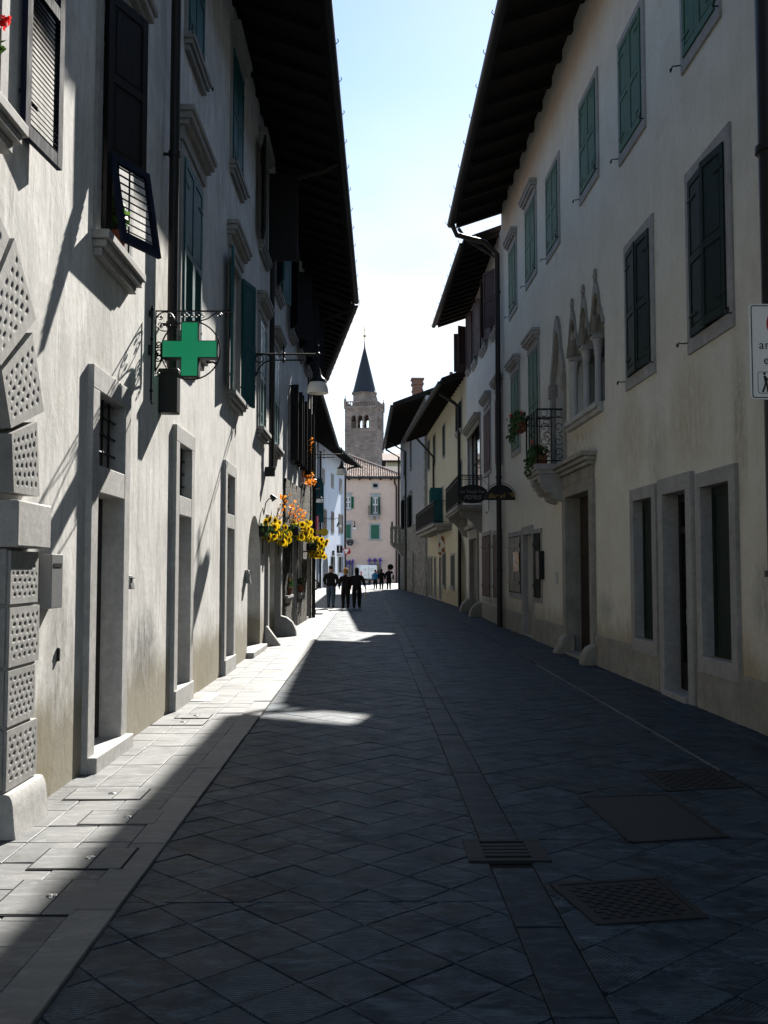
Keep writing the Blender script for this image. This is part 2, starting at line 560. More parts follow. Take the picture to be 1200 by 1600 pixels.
class House:
    """local frame: x along the facade, y into the building, z up; the street side is y < 0"""

    def __init__(s, label, A, B, side, top, depth=7.0, mat=None, name='house', cat='house'):
        A, B = Vector((A[0], A[1], 0)), Vector((B[0], B[1], 0))
        o, e = (A, B) if side == 'L' else (B, A)
        s.u = (e - o).normalized()
        s.len = (e - o).length
        s.side, s.top, s.depth, s.mat = side, top, depth, mat
        rz = math.atan2(s.u.y, s.u.x)
        s.o = o
        s.M = Matrix.Translation(o) @ Matrix.Rotation(rz, 4, 'Z')
        s.Mi = s.M.inverted()
        s.root = empty(name, o, rz, label, cat)
        s.holes = []

    def P(s, px, py, off=0.0):
        """pixel of the survey photo -> (x, z) on the facade plane shifted off towards the street"""
        a = s.Mi @ EYE
        d = s.Mi.to_3x3() @ ray(px, py)
        t = (-off - a.y) / d.y
        p = a + d * t
        return p.x, p.z

    def X(s, y):
        """street distance -> x"""
        return abs((y - s.o.y) / s.u.y)

    def local(s, w):
        return s.Mi @ Vector(w)

    def rect(s, xl, xr, tl, tr, bl, br, off=0):
        a, z1a = s.P(xl, tl, off)
        b, z1b = s.P(xr, tr, off)
        _, z0a = s.P(xl, bl, off)
        _, z0b = s.P(xr, br, off)
        return min(a, b), max(a, b), (z0a + z0b) / 2, (z1a + z1b) / 2

    def wall(s, rv=.22, mats=None):
        L, T, D = s.len, s.top, s.depth
        mb = MB()
        outer = [(0, 0), (L, 0), (L, T), (0, T)]
        loops = [outer] + [h for h, _ in s.holes]
        flat = [p for l in loops for p in l]
        tris = tessellate_polygon([[Vector((a, b, 0)) for a, b in l] for l in loops])
        mb.add([(a, 0, b) for a, b in flat], [tuple(t) for t in tris])
        for h, dep in s.holes:
            n = len(h)
            mb.add([(a, 0, b) for a, b in h] + [(a, dep, b) for a, b in h],
                   [(i, (i + 1) % n, n + (i + 1) % n, n + i) for i in range(n)])
        mb.add([(0, 0, 0), (0, D, 0), (0, D, T), (0, 0, T)], [(0, 1, 2, 3)])
        mb.add([(L, 0, 0), (L, D, 0), (L, D, T), (L, 0, T)], [(0, 1, 2, 3)])
        mb.add([(0, D, 0), (L, D, 0), (L, D, T), (0, D, T)], [(0, 1, 2, 3)])
        return mb.build('wall', s.mat, s.root, smooth=False)

    def roof(s, g0, g1, slope=.38, sp=.75, gr=.085, hooks=1.1, tile='tile_roof', rb=(.11, .15), x_ext=None):
        """g0, g1: gutter end points (x, y, z) local, y < 0"""
        g0, g1 = Vector(g0), Vector(g1)
        D = s.depth
        ym = D * .5
        th = .16

        def up(g, y):
            return Vector((g.x, y, g.z + slope * (y - g.y) + .06))
        mb = MB()
        a0, a1 = g0 + Vector((0, .02, .06)), g1 + Vector((0, .02, .06))
        r0, r1 = up(g0, ym), up(g1, ym)
        b0, b1 = Vector((g0.x, D + .5, g0.z - .1)), Vector((g1.x, D + .5, g1.z - .1))
        for q0, q1, p0, p1 in ((a0, a1, r0, r1), (r0, r1, b0, b1)):
            dz = Vector((0, 0, th))
            mb.hexa([q0, q1, p1, p0, q0 + dz, q1 + dz, p1 + dz, p0 + dz], 0)
        mb.m = [1 if i in (1, 7) else 0 for i in range(len(mb.m))]
        ro = mb.build('roof', [M['wood_dark'], M[tile]], s.root, smooth=False)
        # rafters under the eaves
        n = max(2, int((g1.x - g0.x) / sp))
        w, h = rb
        for i in range(n + 1):
            x = g0.x + .1 + (g1.x - g0.x - .2) * i / n
            k = (x - g0.x) / (g1.x - g0.x)
            gy, gz = g0.y + (g1.y - g0.y) * k, g0.z + (g1.z - g0.z) * k
            ya, yb = gy + .14, .12
            za, zb = gz + slope * (ya - gy) + .058, gz + slope * (yb - gy) + .058
            m = MB()
            m.hexa([(x - w / 2, ya, za - h * .8), (x + w / 2, ya, za - h * .8), (x + w / 2, yb, zb - h), (x - w / 2, yb, zb - h),
                    (x - w / 2, ya, za), (x + w / 2, ya, za), (x + w / 2, yb, zb), (x - w / 2, yb, zb)])
            m.build('rafter', M['wood_dark'], ro, smooth=False)
        m = MB()
        # gutter: half round trough with hooks
        dv = (g1 - g0)
        prof = [(gr * math.cos(R(a)), gr * math.sin(R(a))) for a in range(180, 361, 20)]
        prof += [((gr - .012) * math.cos(R(a)), (gr - .012) * math.sin(R(a))) for a in range(360, 179, -20)]
        vs = []
        for g in (g0, g1):
            vs += [(g.x, g.y - .02 + a, g.z + .07 + b) for a, b in prof]
        k = len(prof)
        fs = [(i, (i + 1) % k, k + (i + 1) % k, k + i) for i in range(k)]
        m.add(vs, fs)
        m.add(vs[:k // 2], [tuple(range(k // 2))])
        m.add(vs[k:k + k // 2], [tuple(range(k // 2))])
        if hooks:
            q = int(dv.length / hooks)
            for i in range(q + 1):
                c = g0 + dv * (i / max(1, q))
                m.tube([c + Vector((0, -.02 - gr, .07)), c + Vector((0, -.03 - gr - .03, .12)), c + Vector((0, -.02 - gr - .02, .16))], .008, 5)
        m.build('gutter', M['gutter'], s.root)
        return ro

    def part(s, name, mb, mat, parent=None, bevel=0, smooth=True):
        return mb.build(name, mat, parent or s.root, bevel, smooth)

    # -------------------------------------------------- windows and doors
    def window(s, x0, x1, z0, z1, rv=.16, frame=.13, proud=.03, fm='stone', sill=None, hood=None, lm=None, style='panel',
               aL=0.0, aR=0.0, leaves=True, arch=0, catch=False, name='window', bars=False, low=.0, panes=(2, 3), gm='glass', key=None, lw=None, fd=.05):
        if arch:
            rr = (x1 - x0) / 2
            zc = z1 - rr * arch
            poly = [(x0, z0), (x1, z0)] + [((x0 + x1) / 2 + rr * math.cos(R(a)), zc + rr * arch * math.sin(R(a))) for a in range(0, 181, 12)]
        else:
            poly = [(x0, z0), (x1, z0), (x1, z1), (x0, z1)]
        s.holes.append((poly, rv + .05))
        # glazed sash at the back of the reveal
        m = MB()
        m.prism(poly, rv + .012, rv + .03, 0)
        if panes:
            fw = .05
            for a, b, c, d in ((x0, x1, z0, z0 + fw), (x0, x1, z1 - fw, z1), (x0, x0 + fw, z0, z1), (x1 - fw, x1, z0, z1)):
                if arch and c > z0 + .1 and d - c < .1:
                    continue
                m.box(a + .003, b - .003, rv - .02, rv + .012, c + .003, (d if not arch else min(d, z1 - (x1 - x0) * .4)) - .003, 1)
            for i in range(1, panes[0]):
                x = x0 + (x1 - x0) * i / panes[0]
                m.box(x - .025, x + .025, rv - .018, rv + .011, z0 + fw, z1 - fw, 1)
            for i in range(1, panes[1]):
                z = z0 + (z1 - z0) * i / panes[1]
                m.box(x0 + fw, x1 - fw, rv - .014, rv + .010, z - .015, z + .015, 1)
        w = m.build(name, [M[gm], M['wood_door']], s.root, smooth=False)
        if frame:
            m = MB()
            e = .004
            if arch:
                rr2 = rr + frame
                out = [(x0 - frame, z0), (x0 - frame, zc)] + [((x0 + x1) / 2 + rr2 * math.cos(R(a)), zc + (rr * arch + frame) * math.sin(R(a))) for a in range(168, 0, -12)] + [(x1 + frame, zc), (x1 + frame, z0), (x1 - e, z0), (x1 - e, zc)] + \
                    [((x0 + x1) / 2 + (rr - e) * math.cos(R(a)), zc + (rr * arch - e) * math.sin(R(a))) for a in range(12, 180, 12)] + [(x0 + e, zc), (x0 + e, z0)]
                m.prism(out, -proud, .05)
            else:
                m.box(x0 - frame, x0 + e, -proud, fd, z0, z1)
                m.box(x1 - e, x1 + frame, -proud, fd, z0, z1)
                m.box(x0 - frame, x1 + frame, -proud - .001, fd + .001, z1 - e, z1 + frame)
                if not sill:
                    m.box(x0 - frame, x1 + frame, -proud - .001, .05, z0 - frame * 1.15, z0 + e)
            m.build('frame', M[fm], w, .006)
        if sill:
            so, sw = sill
            m = MB()
            a, b = x0 - sw, x1 + sw
            m.box(a, b, -so, .06, z0 - .07, z0 + .004)
            m.box(a + .03, b - .03, -so * .8, 0, z0 - .13, z0 - .07)
            m.box(a + .06, b - .06, -so * .5, 0, z0 - .2, z0 - .13)
            m.build('sill', M[fm], w, .008)
        if hood:
            ho, hw, hz = hood
            m = MB()
            a, b = x0 - hw, x1 + hw
            m.box(a, b, -ho, 0, hz + .19, hz + .26)
            m.box(a + .03, b - .03, -ho * .86, 0, hz + .11, hz + .19)
            m.box(a + .06, b - .06, -ho * .62, 0, hz + .05, hz + .11)
            m.box(a + .1, b - .1, -ho * .3, 0, hz - .12, hz + .05)
            m.build('hood', M[fm], w, .008)
        if bars:
            m = MB()
            nb = 4
            for i in range(1, nb):
                x = x0 + (x1 - x0) * i / nb
                m.tube([(x, .05, z0), (x, .05, z1)], .011, 6)
            for zz in (z0 + (z1 - z0) * .25, z0 + (z1 - z0) * .5, z0 + (z1 - z0) * .75):
                m.tube([(x0, .05, zz), (x1, .05, zz)], .011, 6)
                for i in range(1, nb):
                    m.ball((x0 + (x1 - x0) * i / nb, .05, zz), .022, 6, 4)
            m.build('grille', M['iron'], w)
        if lm and leaves:
            hw = lw or (x1 - x0) / 2 - .004
            for side, ang in (('l', aL), ('r', aR)):
                if ang is None: continue
                s.leaf(w, x0 + .003 if side == 'l' else x1 - .003, side, ang, hw, z0 + low + .01, z1 - .01, lm, style, y=-.03 - (proud if abs(ang) > 20 else 0))
        if catch:
            for sg, xx in ((-1, x0 - frame * .7), (1, x1 + frame * .7)):
                m = MB()
                c = [(xx + sg * .02, 0, z0 - .02), (xx + sg * .03, -.10, z0 - .03), (xx + sg * .07, -.12, z0 - .01), (xx + sg * .12, -.12, z0 - .05),
                     (xx + sg * .16, -.12, z0 - .04), (xx + sg * .155, -.12, z0 + .0), (xx + sg * .13, -.12, z0 - .01)]
                m.tube(c, .009, 5)
                m.build('shutter_catch', M['iron'], w)
        return w

    def leafM(s, xh, side, ang, z0, y=-.03):
        a = R(ang)
        if side == 'l':
            e, n = Vector((math.cos(a), -math.sin(a), 0)), Vector((-math.sin(a), -math.cos(a), 0))
        else:
            e, n = Vector((-math.cos(a), -math.sin(a), 0)), Vector((math.sin(a), -math.cos(a), 0))
        return Matrix(((e.x, n.x, 0, xh), (e.y, n.y, 0, y), (0, 0, 1, z0), (0, 0, 0, 1)))

    def leaf(s, w, xh, side, ang, width, z0, z1, lm, style, y=-.03, flap=0):
        T = s.leafM(xh, side, ang, z0, y)
        m = MB()
        leaf_mesh(m, width, z1 - z0, style, T)
        o = m.build('shutter', M[lm], w, smooth=False)
        return o, T


def leaf_mesh(m, w, h, style, T, st=.075):
    t0, t1 = -.02, .02
    m.box(0, st, t0, t1, 0, h, 0, T)
    m.box(w - st, w, t0, t1, 0, h, 0, T)
    rails = [(0, .1), (h * .46, h * .46 + .09), (h - .085, h)]
    if style == 'one':
        rails = [rails[0], rails[2]]
    if style == 'plain':
        for i in range(4):
            m.box(st + (w - 2 * st) * i / 4 + .003, st + (w - 2 * st) * (i + 1) / 4 - .003, t0 + .006, t1 - .006, .02, h - .02, 0, T)
        m.box(0, w, t1 - .001, t1 + .02, h * .15, h * .15 + .09, 0, T)
        m.box(0, w, t1 - .001, t1 + .02, h * .8, h * .8 + .09, 0, T)
        return
    for a, b in rails:
        m.box(st, w - st, t0 + .001, t1 - .001, a, b, 0, T)
    for i in range(len(rails) - 1):
        a, b = rails[i][1], rails[i + 1][0]
        lou = style == 'louvre' or (style == 'half' and i == 0) or style == 'one_louvre'
        if lou:
            n = max(4, int((b - a) / .035))
            for k in range(n):
                z = a + (b - a) * (k + .5) / n
                Q = T @ Matrix.Translation((0, 0, z)) @ Matrix.Rotation(R(48), 4, 'X')
                m.box(st - .004, w - st + .004, -.028, .028, -.003, .003, 0, Q)
        else:
            m.box(st - .002, w - st + .002, -.008, .006, a - .002, b + .002, 0, T)
            mo = .03
            m.box(st + mo, w - st - mo, -.012, .012, a + mo, b - mo, 0, T)
    # strap hinges
    for z in (h * .12, h * .86):
        m.box(-.01, w * .45, t1 + .0005, t1 + .006, z, z + .03, 0, T)


def pipe_run(H, name, pts, r, mat='pipe', collars=(), parent=None):
    m = MB()
    m.tube(pts, r, 12)
    for c in collars:
        m.tube([Vector(c) - Vector((0, 0, .03)), Vector(c) + Vector((0, 0, .03))], r * 1.25, 12)
    return m.build(name, M[mat], parent or H.root)


def scroll(m, c, r, a0, turns, M_, n=18, rad=.008, shrink=.25):
    """flat iron scroll in the (a, z) plane mapped by M_"""
    pts = []
    for i in range(n + 1):
        k = i / n
        a = R(a0) + turns * 2 * PI * k
        rr = r * (1 - (1 - shrink) * k)
        pts.append((c[0] + rr * math.cos(a), 0, c[1] + rr * math.sin(a)))
    m.tube(pts, rad, 5, M=M_)

# ================================================================== LEFT SIDE
# ---- big white house in the sun
H1 = House('long white rendered house on the sunny left with teal shutters and a rusticated portal',
           (-2.372, -7), (-2.184, 24.4), 'L', 11.05, 8, M['plaster_white'])
X = H1.X
# first floor
w = H1.window(X(4.65), X(5.76), 4.42, 6.75, sill=(.15, .17), hood=(.18, .24, 6.88), lm='navy', aL=None, aR=None, leaves=False)
o, T = H1.leaf(w, X(6.10), 'r', 175, .58, 4.46, 6.73, 'navy', 'half', y=-.045)
w = H1.window(X(7.93), X(8.86), 4.43, 6.62, sill=(.15, .17), hood=(.20, .30, 6.85), lm='wood_black', aL=None, aR=0)
# the near leaf stands ajar, its lower half is a flap propped outwards
T = H1.leafM(X(7.99), 'l', 24, 4.46, -.04)
m = MB()
lw, lh = .53, 2.14
m.box(0, .07, -.02, .02, 0, lh, 0, T)
m.box(lw - .07, lw, -.02, .02, .68, lh, 0, T)
for a, b in ((.68, .76), (lh - .09, lh), (1.36, 1.43)):
    m.box(.07, lw - .07, -.019, .019, a, b, 0, T)
m.box(.065, lw - .065, -.008, .008, .75, lh - .08, 0, T)
for a, b in ((.79, 1.33), (1.46, lh - .12)):
    m.box(.11, lw - .11, -.013, .013, a, b, 0, T)
leafo = H1.part('shutter', m, M['wood_black'], w, smooth=False)
Q = T @ Matrix.Translation((.0, .022, .71)) @ Matrix.Rotation(R(10), 4, 'X') @ Matrix.Translation((0, 0, -.78))
m = MB()
fa, fb, fh = .04, lw + .03, .80
m.box(fa, fa + .06, -.018, .018, 0, fh, 0, Q)
m.box(fb - .06, fb, -.018, .018, 0, fh, 0, Q)
m.box(fa + .06, fb - .06, -.017, .017, 0, .09, 0, Q)
m.box(fa + .06, fb - .06, -.017, .017, fh - .07, fh, 0, Q)
for k in range(9):
    z = .12 + .58 * k / 8
    m.box(fa + .05, fb - .05, -.036, .036, -.005, .005, 0, Q @ Matrix.Translation((0, 0, z)) @ Matrix.Rotation(R(-38), 4, 'X'))
H1.part('shutter_flap', m, M['navy'], w, smooth=False)
w = H1.window(X(11.35), X(12.5), 4.45, 6.62, sill=(.15, .16), hood=(.19, .26, 6.88), lm='teal', style='half', catch=True)
w = H1.window(X(15.1), X(16.25), 4.45, 6.62, sill=(.15, .16), hood=(.19, .26, 6.88), lm='teal', style='panel', aL=172, aR=166)
w = H1.window(X(18.95), X(20.0), 4.45, 6.62, sill=(.15, .16), hood=(.19, .26, 6.88), lm='teal_pale_glare', style='half')
w = H1.window(X(21.75), X(22.85), 4.45, 6.62, sill=(.15, .16), hood=(.19, .26, 6.88), lm='teal_pale_glare', style='half')
# second floor
for a, b, kw in ((4.9, 6.0, dict(lm='navy')), (8.0, 9.05, dict(lm='teal')), (11.5, 12.5, dict(lm='teal')), (15.15, 16.3, dict(lm='teal')),
                 (18.9, 20.15, dict(lm='wood_black', aL=168, aR=92)), (22.0, 23.15, dict(lm='teal', aL=160, aR=165))):
    H1.window(X(a), X(b), 8.18, 10.1, sill=(.13, .14), hood=(.17, .18, 10.2), catch=True, **kw)
# ground floor openings: door or french window with barred light above
SUR = 'stone_light'
for d0, d1, lowz in ((7.93, 8.76, .14), (11.2, 11.95, .25), (14.85, 15.62, .25)):
    x0, x1 = X(d0), X(d1)
    H1.window(x0, x1, 2.50, 3.12, rv=.22, frame=None, bars=True, panes=None, gm='dark_room', name='fanlight')
    H1.holes.append(([(x0, lowz), (x1, lowz), (x1, 2.28), (x0, 2.28)], .25))
    m = MB()
    m.box(x0 + .006, x1 - .006, .15, .22, lowz + .01, 2.270)
    for k in range(3):
        a = lowz + .12 + k * .68
        m.box(x0 + .1, x1 - .1, .135, .15, a, a + .56)
    dr = H1.part('door', m, M['wood_black'], smooth=False)
    m = MB()
    f = .19
    m.box(x0 - f, x0 + .004, -.05, .20, 0, 3.12)
    m.box(x1 - .004, x1 + f, -.05, .20, 0, 3.12)
    m.box(x0 - f, x1 + f, -.051, .201, 3.116, 3.31)
    m.box(x0 + .004, x1 - .004, -.049, .12, 2.276, 2.504)
    m.box(x0 - f * .9, x1 + f * .9, -.12 if lowz < .2 else -.07, .24, .0, lowz + .004)
    H1.part('frame', m, M[SUR], dr, .008)
# round arched doorway
x0, x1 = X(17.62), X(19.6)
poly = [(x0, .12), (x1, .12)] + [((x0 + x1) / 2 + .99 * math.cos(R(a)), 1.68 + .99 * math.sin(R(a))) for a in range(0, 181, 10)]
H1.holes.append((poly, .36))
m = MB()
m.prism([((p[0] - (x0 + x1) / 2) * .997 + (x0 + x1) / 2, p[1]) for p in poly], .28, .33)
for k in range(8):
    xx = x0 + .05 + (x1 - x0 - .1) * k / 7
    m.box(xx - .008, xx + .008, .268, .28, .15, 1.9)
dr = H1.part('door', m, M['wood_black'], smooth=False)
m = MB()
m.box(x0 - .1, x1 + .1, -.14, .3, 0, .124)
H1.part('step', m, M['stone_light'], dr, .012)
# wide shop portal at the far end
x0, x1 = X(20.75), X(23.25)
H1.holes.append(([(x0, .04), (x1, .04), (x1, 2.5), (x0, 2.5)], .5))
m = MB()
m.box(x0 + .003, x1 - .003, .42, .47, .05, 2.495)
for k in range(4):
    xx = x0 + .06 + (x1 - x0 - .12) * k / 3
    m.box(xx - .04, xx + .04, .38, .42, .05, 2.49)
m.box(x0 + .01, x1 - .01, .385, .418, 1.95, 2.03)
dr = H1.part('door', m, [M['wood_black']], smooth=False)
m = MB()
m.box(x0 - .26, x0 + .004, -.06, .1, 0, 2.5)
m.box(x1 - .004, x1 + .26, -.06, .1, 0, 2.5)
m.box(x0 - .26, x1 + .26, -.061, .1, 2.496, 2.8)
H1.part('frame', m, M['stone'], dr, .012)

# rusticated round portal (its far half shows)
cx, zs, ri, ro_ = X(4.665), 2.08, 1.255, 1.80
poly = [(cx - ri, 0), (cx + ri, 0)] + [(cx + ri * math.cos(R(a)), zs + ri * math.sin(R(a))) for a in range(0, 181, 9)]
H1.holes.append((poly, .75))
m = MB()
m.prism(poly, .62, .68)
for k in range(9):
    xx = cx - ri + .1 + (2 * ri - .2) * k / 8
    m.box(xx - .012, xx + .012, .6, .62, .02, 2.9)
gate = H1.part('portal_door', m, M['wood_black'], smooth=False)


def dimpled(m, quad, T0, nx, nz, border=.07, depth=.009):
    """a block face with a grid of drilled lozenge dimples; quad: 4 (x,z) corners ccw, outer y = T0"""
    q = [Vector((a, 0, b)) for a, b in quad]

    def S(u, v, d=0):
        p = (q[0] * (1 - u) + q[1] * u) * (1 - v) + (q[3] * (1 - u) + q[2] * u) * v
        return Vector((p.x, T0 + d, p.z))
    lx, lz = (q[1] - q[0]).length, (q[3] - q[0]).length
    NX, NZ = nx * 10, nz * 10
    base = len(m.v)
    for j in range(NZ + 1):
        for i in range(NX + 1):
            u, v = i / NX, j / NZ
            d = 0
            uu, vv = (u - border) / (1 - 2 * border), (v - border * lx / lz) / (1 - 2 * border * lx / lz)
            if -.02 < uu < 1.02 and -.02 < vv < 1.02:
                r_ = math.floor(vv * nz)
                sh = .5 if int(r_) % 2 else 0
                fu = (uu * nx + sh) % 1 - .5
                fv = (vv * nz) % 1 - .5
                if not (sh and (uu * nx + sh < .5 or uu * nx + sh > nx + .5 - .01)):
                    hs = math.sin(math.floor(uu * nx + sh) * 12.9 + r_ * 78.2 + quad[0][0] * 31 + quad[0][1] * 17) * 43758.5
                    hs -= math.floor(hs)
                    e = math.hypot((fu + (hs - .5) * .10) / (.20 + .07 * hs), (fv - (hs - .5) * .12) / (.36 - .09 * hs))
                    if e < 1:
                        d = depth * (.6 + .6 * hs) * (1 - e * e) ** .8
            m.v.append(S(u, v, d))
    for j in range(NZ):
        for i in range(NX):
            a = base + j * (NX + 1) + i
            m.f.append((a, a + 1, a + NX + 2, a + NX + 1))
            m.m.append(0)
    # sides back to the wall
    c = [S(0, 0), S(1, 0), S(1, 1), S(0, 1)]
    cb = [Vector((p.x, .02, p.z)) for p in c]
    m.add(c + cb, [(0, 1, 5, 4), (1, 2, 6, 5), (2, 3, 7, 6), (3, 0, 4, 7)])


xa, xb = cx + ri + .004, cx + 1.76
for sg in (1, -1):
    def XX(v):
        return cx + sg * (v - cx)
    # pillar courses, alternately wide and narrow
    for z0, z1, wd in ((.52, .93, xb + .02), (.965, 1.28, xb - .05), (1.315, 1.50, xb + .0), (1.53, 1.76, xb - .05)):
        pass
    z = .30
    for k, (h, wd) in enumerate(((.42, xb + .02), (.40, xb - .06), (.42, xb + .02), (.30, xb - .06))[:3] if False else ((.385, xb + .02), (.36, xb - .04), (.385, xb + .02), (.35, xb - .02))):
        m = MB()
        qd = [(XX(xa), z), (XX(wd), z), (XX(wd), z + h - .022), (XX(xa), z + h - .022)]
        if sg < 0:
            qd = [qd[1], qd[0], qd[3], qd[2]]
        dimpled(m, qd, -.10, 5, 6)
        m.box(min(XX(xa - .0), XX(wd)) + .004, max(XX(xa), XX(wd)) - .03, -.085, .02, z - .02, z + .002)
        H1.part('pillar_block', m, M['stone'], gate, smooth=True)
        z += h
    # impost
    m = MB()
    m.box(min(XX(cx + ri - .03), XX(xb + .10)), max(XX(cx + ri - .03), XX(xb + .07)), -.15, .55, z, z + .29)
    H1.part('impost', m, M['stone_light'], gate, .012)
    # plinth with a swept foot
    m = MB()
    pr = [(.55, 0), (.55, .29), (-.11, .29), (-.13, .285), (-.145, .26), (-.155, .22), (-.16, .16), (-.168, .08), (-.18, .0)]
    m.prism(pr[::-1], min(XX(cx + ri - .03), XX(xb + .06)), max(XX(cx + ri - .03), XX(xb + .06)), axis='x')
    H1.part('plinth', m, M['stone_light'], gate, .01)
    # voussoirs
    for k in range(5):
        a0, a1 = k * 18 + 1.0, (k + 1) * 18 - .5
        oo = (1.71, 1.86, 1.97, 1.90, 1.95)[k]
        qd = [(cx + sg * ri * math.cos(R(a0)), zs + .015 + ri * math.sin(R(a0))), (cx + sg * oo * math.cos(R(a0)), zs + .015 + oo * math.sin(R(a0))),
              (cx + sg * oo * math.cos(R(a1)), zs + .015 + oo * math.sin(R(a1))), (cx + sg * ri * math.cos(R(a1)), zs + .015 + ri * math.sin(R(a1)))]
        if sg < 0:
            qd = [qd[1], qd[0], qd[3], qd[2]]
        m = MB()
        dimpled(m, qd, -.11, 5, 6)
        H1.part('voussoir', m, M['stone'], gate)
    # coursed reveal stones
    m = MB()
    for a, b in ((.31, .67), (.69, 1.03), (1.05, 1.41), (1.43, 1.77)):
        m.box(min(XX(cx + ri - .02), XX(cx + ri + .01)), max(XX(cx + ri - .02), XX(cx + ri + .01)), -.08, .6, a, b)
    H1.part('reveal_stone', m, M['stone'], gate, .01)

# drainpipes ending in square boots
for d in (10.35, 20.35):
    x = X(d)
    p = H1.part('downpipe', MB().tube([(x, -.12, 3.75), (x, -.12, 9.6), (x, -.3, 10.0), (x, -1.25, 10.25), (x, -1.5, 10.42)], .055, 12), M['pipe'])
    m = MB()
    bw = .088 if d < 15 else .062
    m.box(x - bw, x + bw, -.20, .0, 3.32 if d < 15 else 3.6, 3.78)
    m.box(x - bw - .012, x + bw + .012, -.212, .0, 3.74, 3.80)
    H1.part('pipe_boot', m, M['pipe'], p, .01)
    m = MB()
    for z in (4.3, 6.2, 8.2):
        m.tube([(x, -.12, z - .03), (x, -.12, z + .03)], .066, 12)
        m.box(x - .01, x + .01, -.06, 0, z - .015, z + .015)
    H1.part('pipe_clip', m, M['pipe'], p)


def g_pt(H, X_, y_, z_):
    return H.local((X_, y_, z_))


GZ = CAMZ + 8.7
H1.wall()
H1.roof(g_pt(H1, -.98, -7, GZ), g_pt(H1, -.545, 24.4, GZ), .36, hooks=1.25)

# ---- stone house with the arched windows and sunflowers
H2 = House('rubble stone house with arched dark windows and a plastered upper wall beyond the white house',
           (-2.184, 24.4), (-1.97, 32.1), 'L', 11.1, 8, M['plaster_white'])
X = H2.X
for a, b in ((25.4, 26.5), (27.0, 28.0), (29.3, 30.3)):
    H2.window(X(a), X(b), 4.5, 6.55, rv=.2, frame=.1, fm='stone_warm', arch=1, panes=(2, 2), lm='wood_black', aL=92, aR=88, lw=.21)
for a, b in ((25.3, 26.3), (27.6, 28.6), (29.8, 30.8)):
    H2.window(X(a), X(b), 8.0, 9.9, sill=(.15, .1), lm='wood_black', aL=150, aR=110, style='panel')
for a, b, z0, z1 in ((24.55, 25.8, .95, 2.55), (26.2, 27.35, .05, 2.55), (27.75, 28.9, .95, 2.55), (30.5, 31.6, .1, 2.6)):
    H2.window(X(a), X(b), z0, z1, rv=.3, frame=.14, fm='stone', sill=(.12, .06) if z0 > .5 else None, panes=(2, 3))
m = MB()
segs = [(0, X(24.40) + .001, .0, 4.0)]
holes = [h for h, _ in H2.holes if h[0][1] < 3]
grown = []
for h in holes:
    xs, zs_ = [p[0] for p in h], [p[1] for p in h]
    grown.append([(min(xs) - .15, max(.02, min(zs_) - .22)), (max(xs) + .15, max(.02, min(zs_) - .22)), (max(xs) + .15, max(zs_) + .15), (min(xs) - .15, max(zs_) + .15)])
m.prism([(.01, 0), (H2.len, 0), (H2.len, 4.25), (X(29.0), 4.25), (X(28.6), 4.0), (.01, 3.95)], -.055, .0, holes=grown)
m.box(X(30.9), H2.len, -.05, .0, 4.25, 10.6)
H2.part('stone_facing', m, M['rubble'], smooth=False)
pipe_run(H2, 'downpipe', [(X(31.95), -.13, 0), (X(31.95), -.13, 9.6), (X(31.95), -.4, 10.0), (X(31.95), -1.3, 10.35)], .06)
H2.wall()
H2.roof(g_pt(H2, -.545, 24.4, GZ), g_pt(H2, -.45, 31.2, GZ), .36, hooks=1.25)

# ---- house turning the bend
H3 = House('tall dark-eaved house turning away to the left behind the stone house', (-1.97, 32.1), (-3.15, 44.2), 'L', 11.0, 8, M['plaster_grey'])
X = H3.X
for a, b in ((34, 35.1), (37.2, 38.3), (40.4, 41.5)):
    H3.window(X(a), X(b), 4.4, 6.4, lm='teal', sill=(.15, .1))
    H3.window(X(a), X(b), 8.0, 9.7, lm='teal', sill=(.15, .1))
    H3.window(X(a), X(b), .1, 2.5, panes=(2, 2))
H3.wall()
H3.roof(g_pt(H3, -.47, 31.6, GZ + .0), g_pt(H3, -2.0, 44.3, GZ), .36)
pipe_run(H3, 'downpipe', [H3.local((-2.02, 44.25, GZ + .02)), H3.local((-2.03, 44.2, GZ - .25)), H3.local((-2.25, 44.2, GZ - .4)), H3.local((-2.95, 44.1, GZ - .75)), H3.local((-3.05, 44.1, .0))], .05)
H3b = House('white house with tall teal shutters set back past the bend on the left', (-3.95, 44.6), (-4.25, 77.6), 'L', 11.7, 8, M['plaster_white'])
X = H3b.X
for a in (48, 53, 58, 63):
    H3b.window(X(a), X(a + 1.1), 4.4, 6.4, lm='teal', sill=(.15, .1))
    H3b.window(X(a), X(a + 1.1), .1, 2.6)
    H3b.window(X(a), X(a + 1.1), 7.8, 9.6, lm='teal')
H3b.window(X(68.2), X(69.6), 5.2, 8.2, lm='teal', aL=170, aR=100, style='panel')
H3b.window(X(73), X(74.4), 5.2, 8.2, lm='teal', aL=110, aR=120, style='panel')
H3b.window(X(70), X(71), .6, 2.4)
H3b.wall()
H3b.roof(g_pt(H3b, -2.75, 45.5, 11.35), g_pt(H3b, -2.52, 76.2, 11.35), .36, hooks=0)

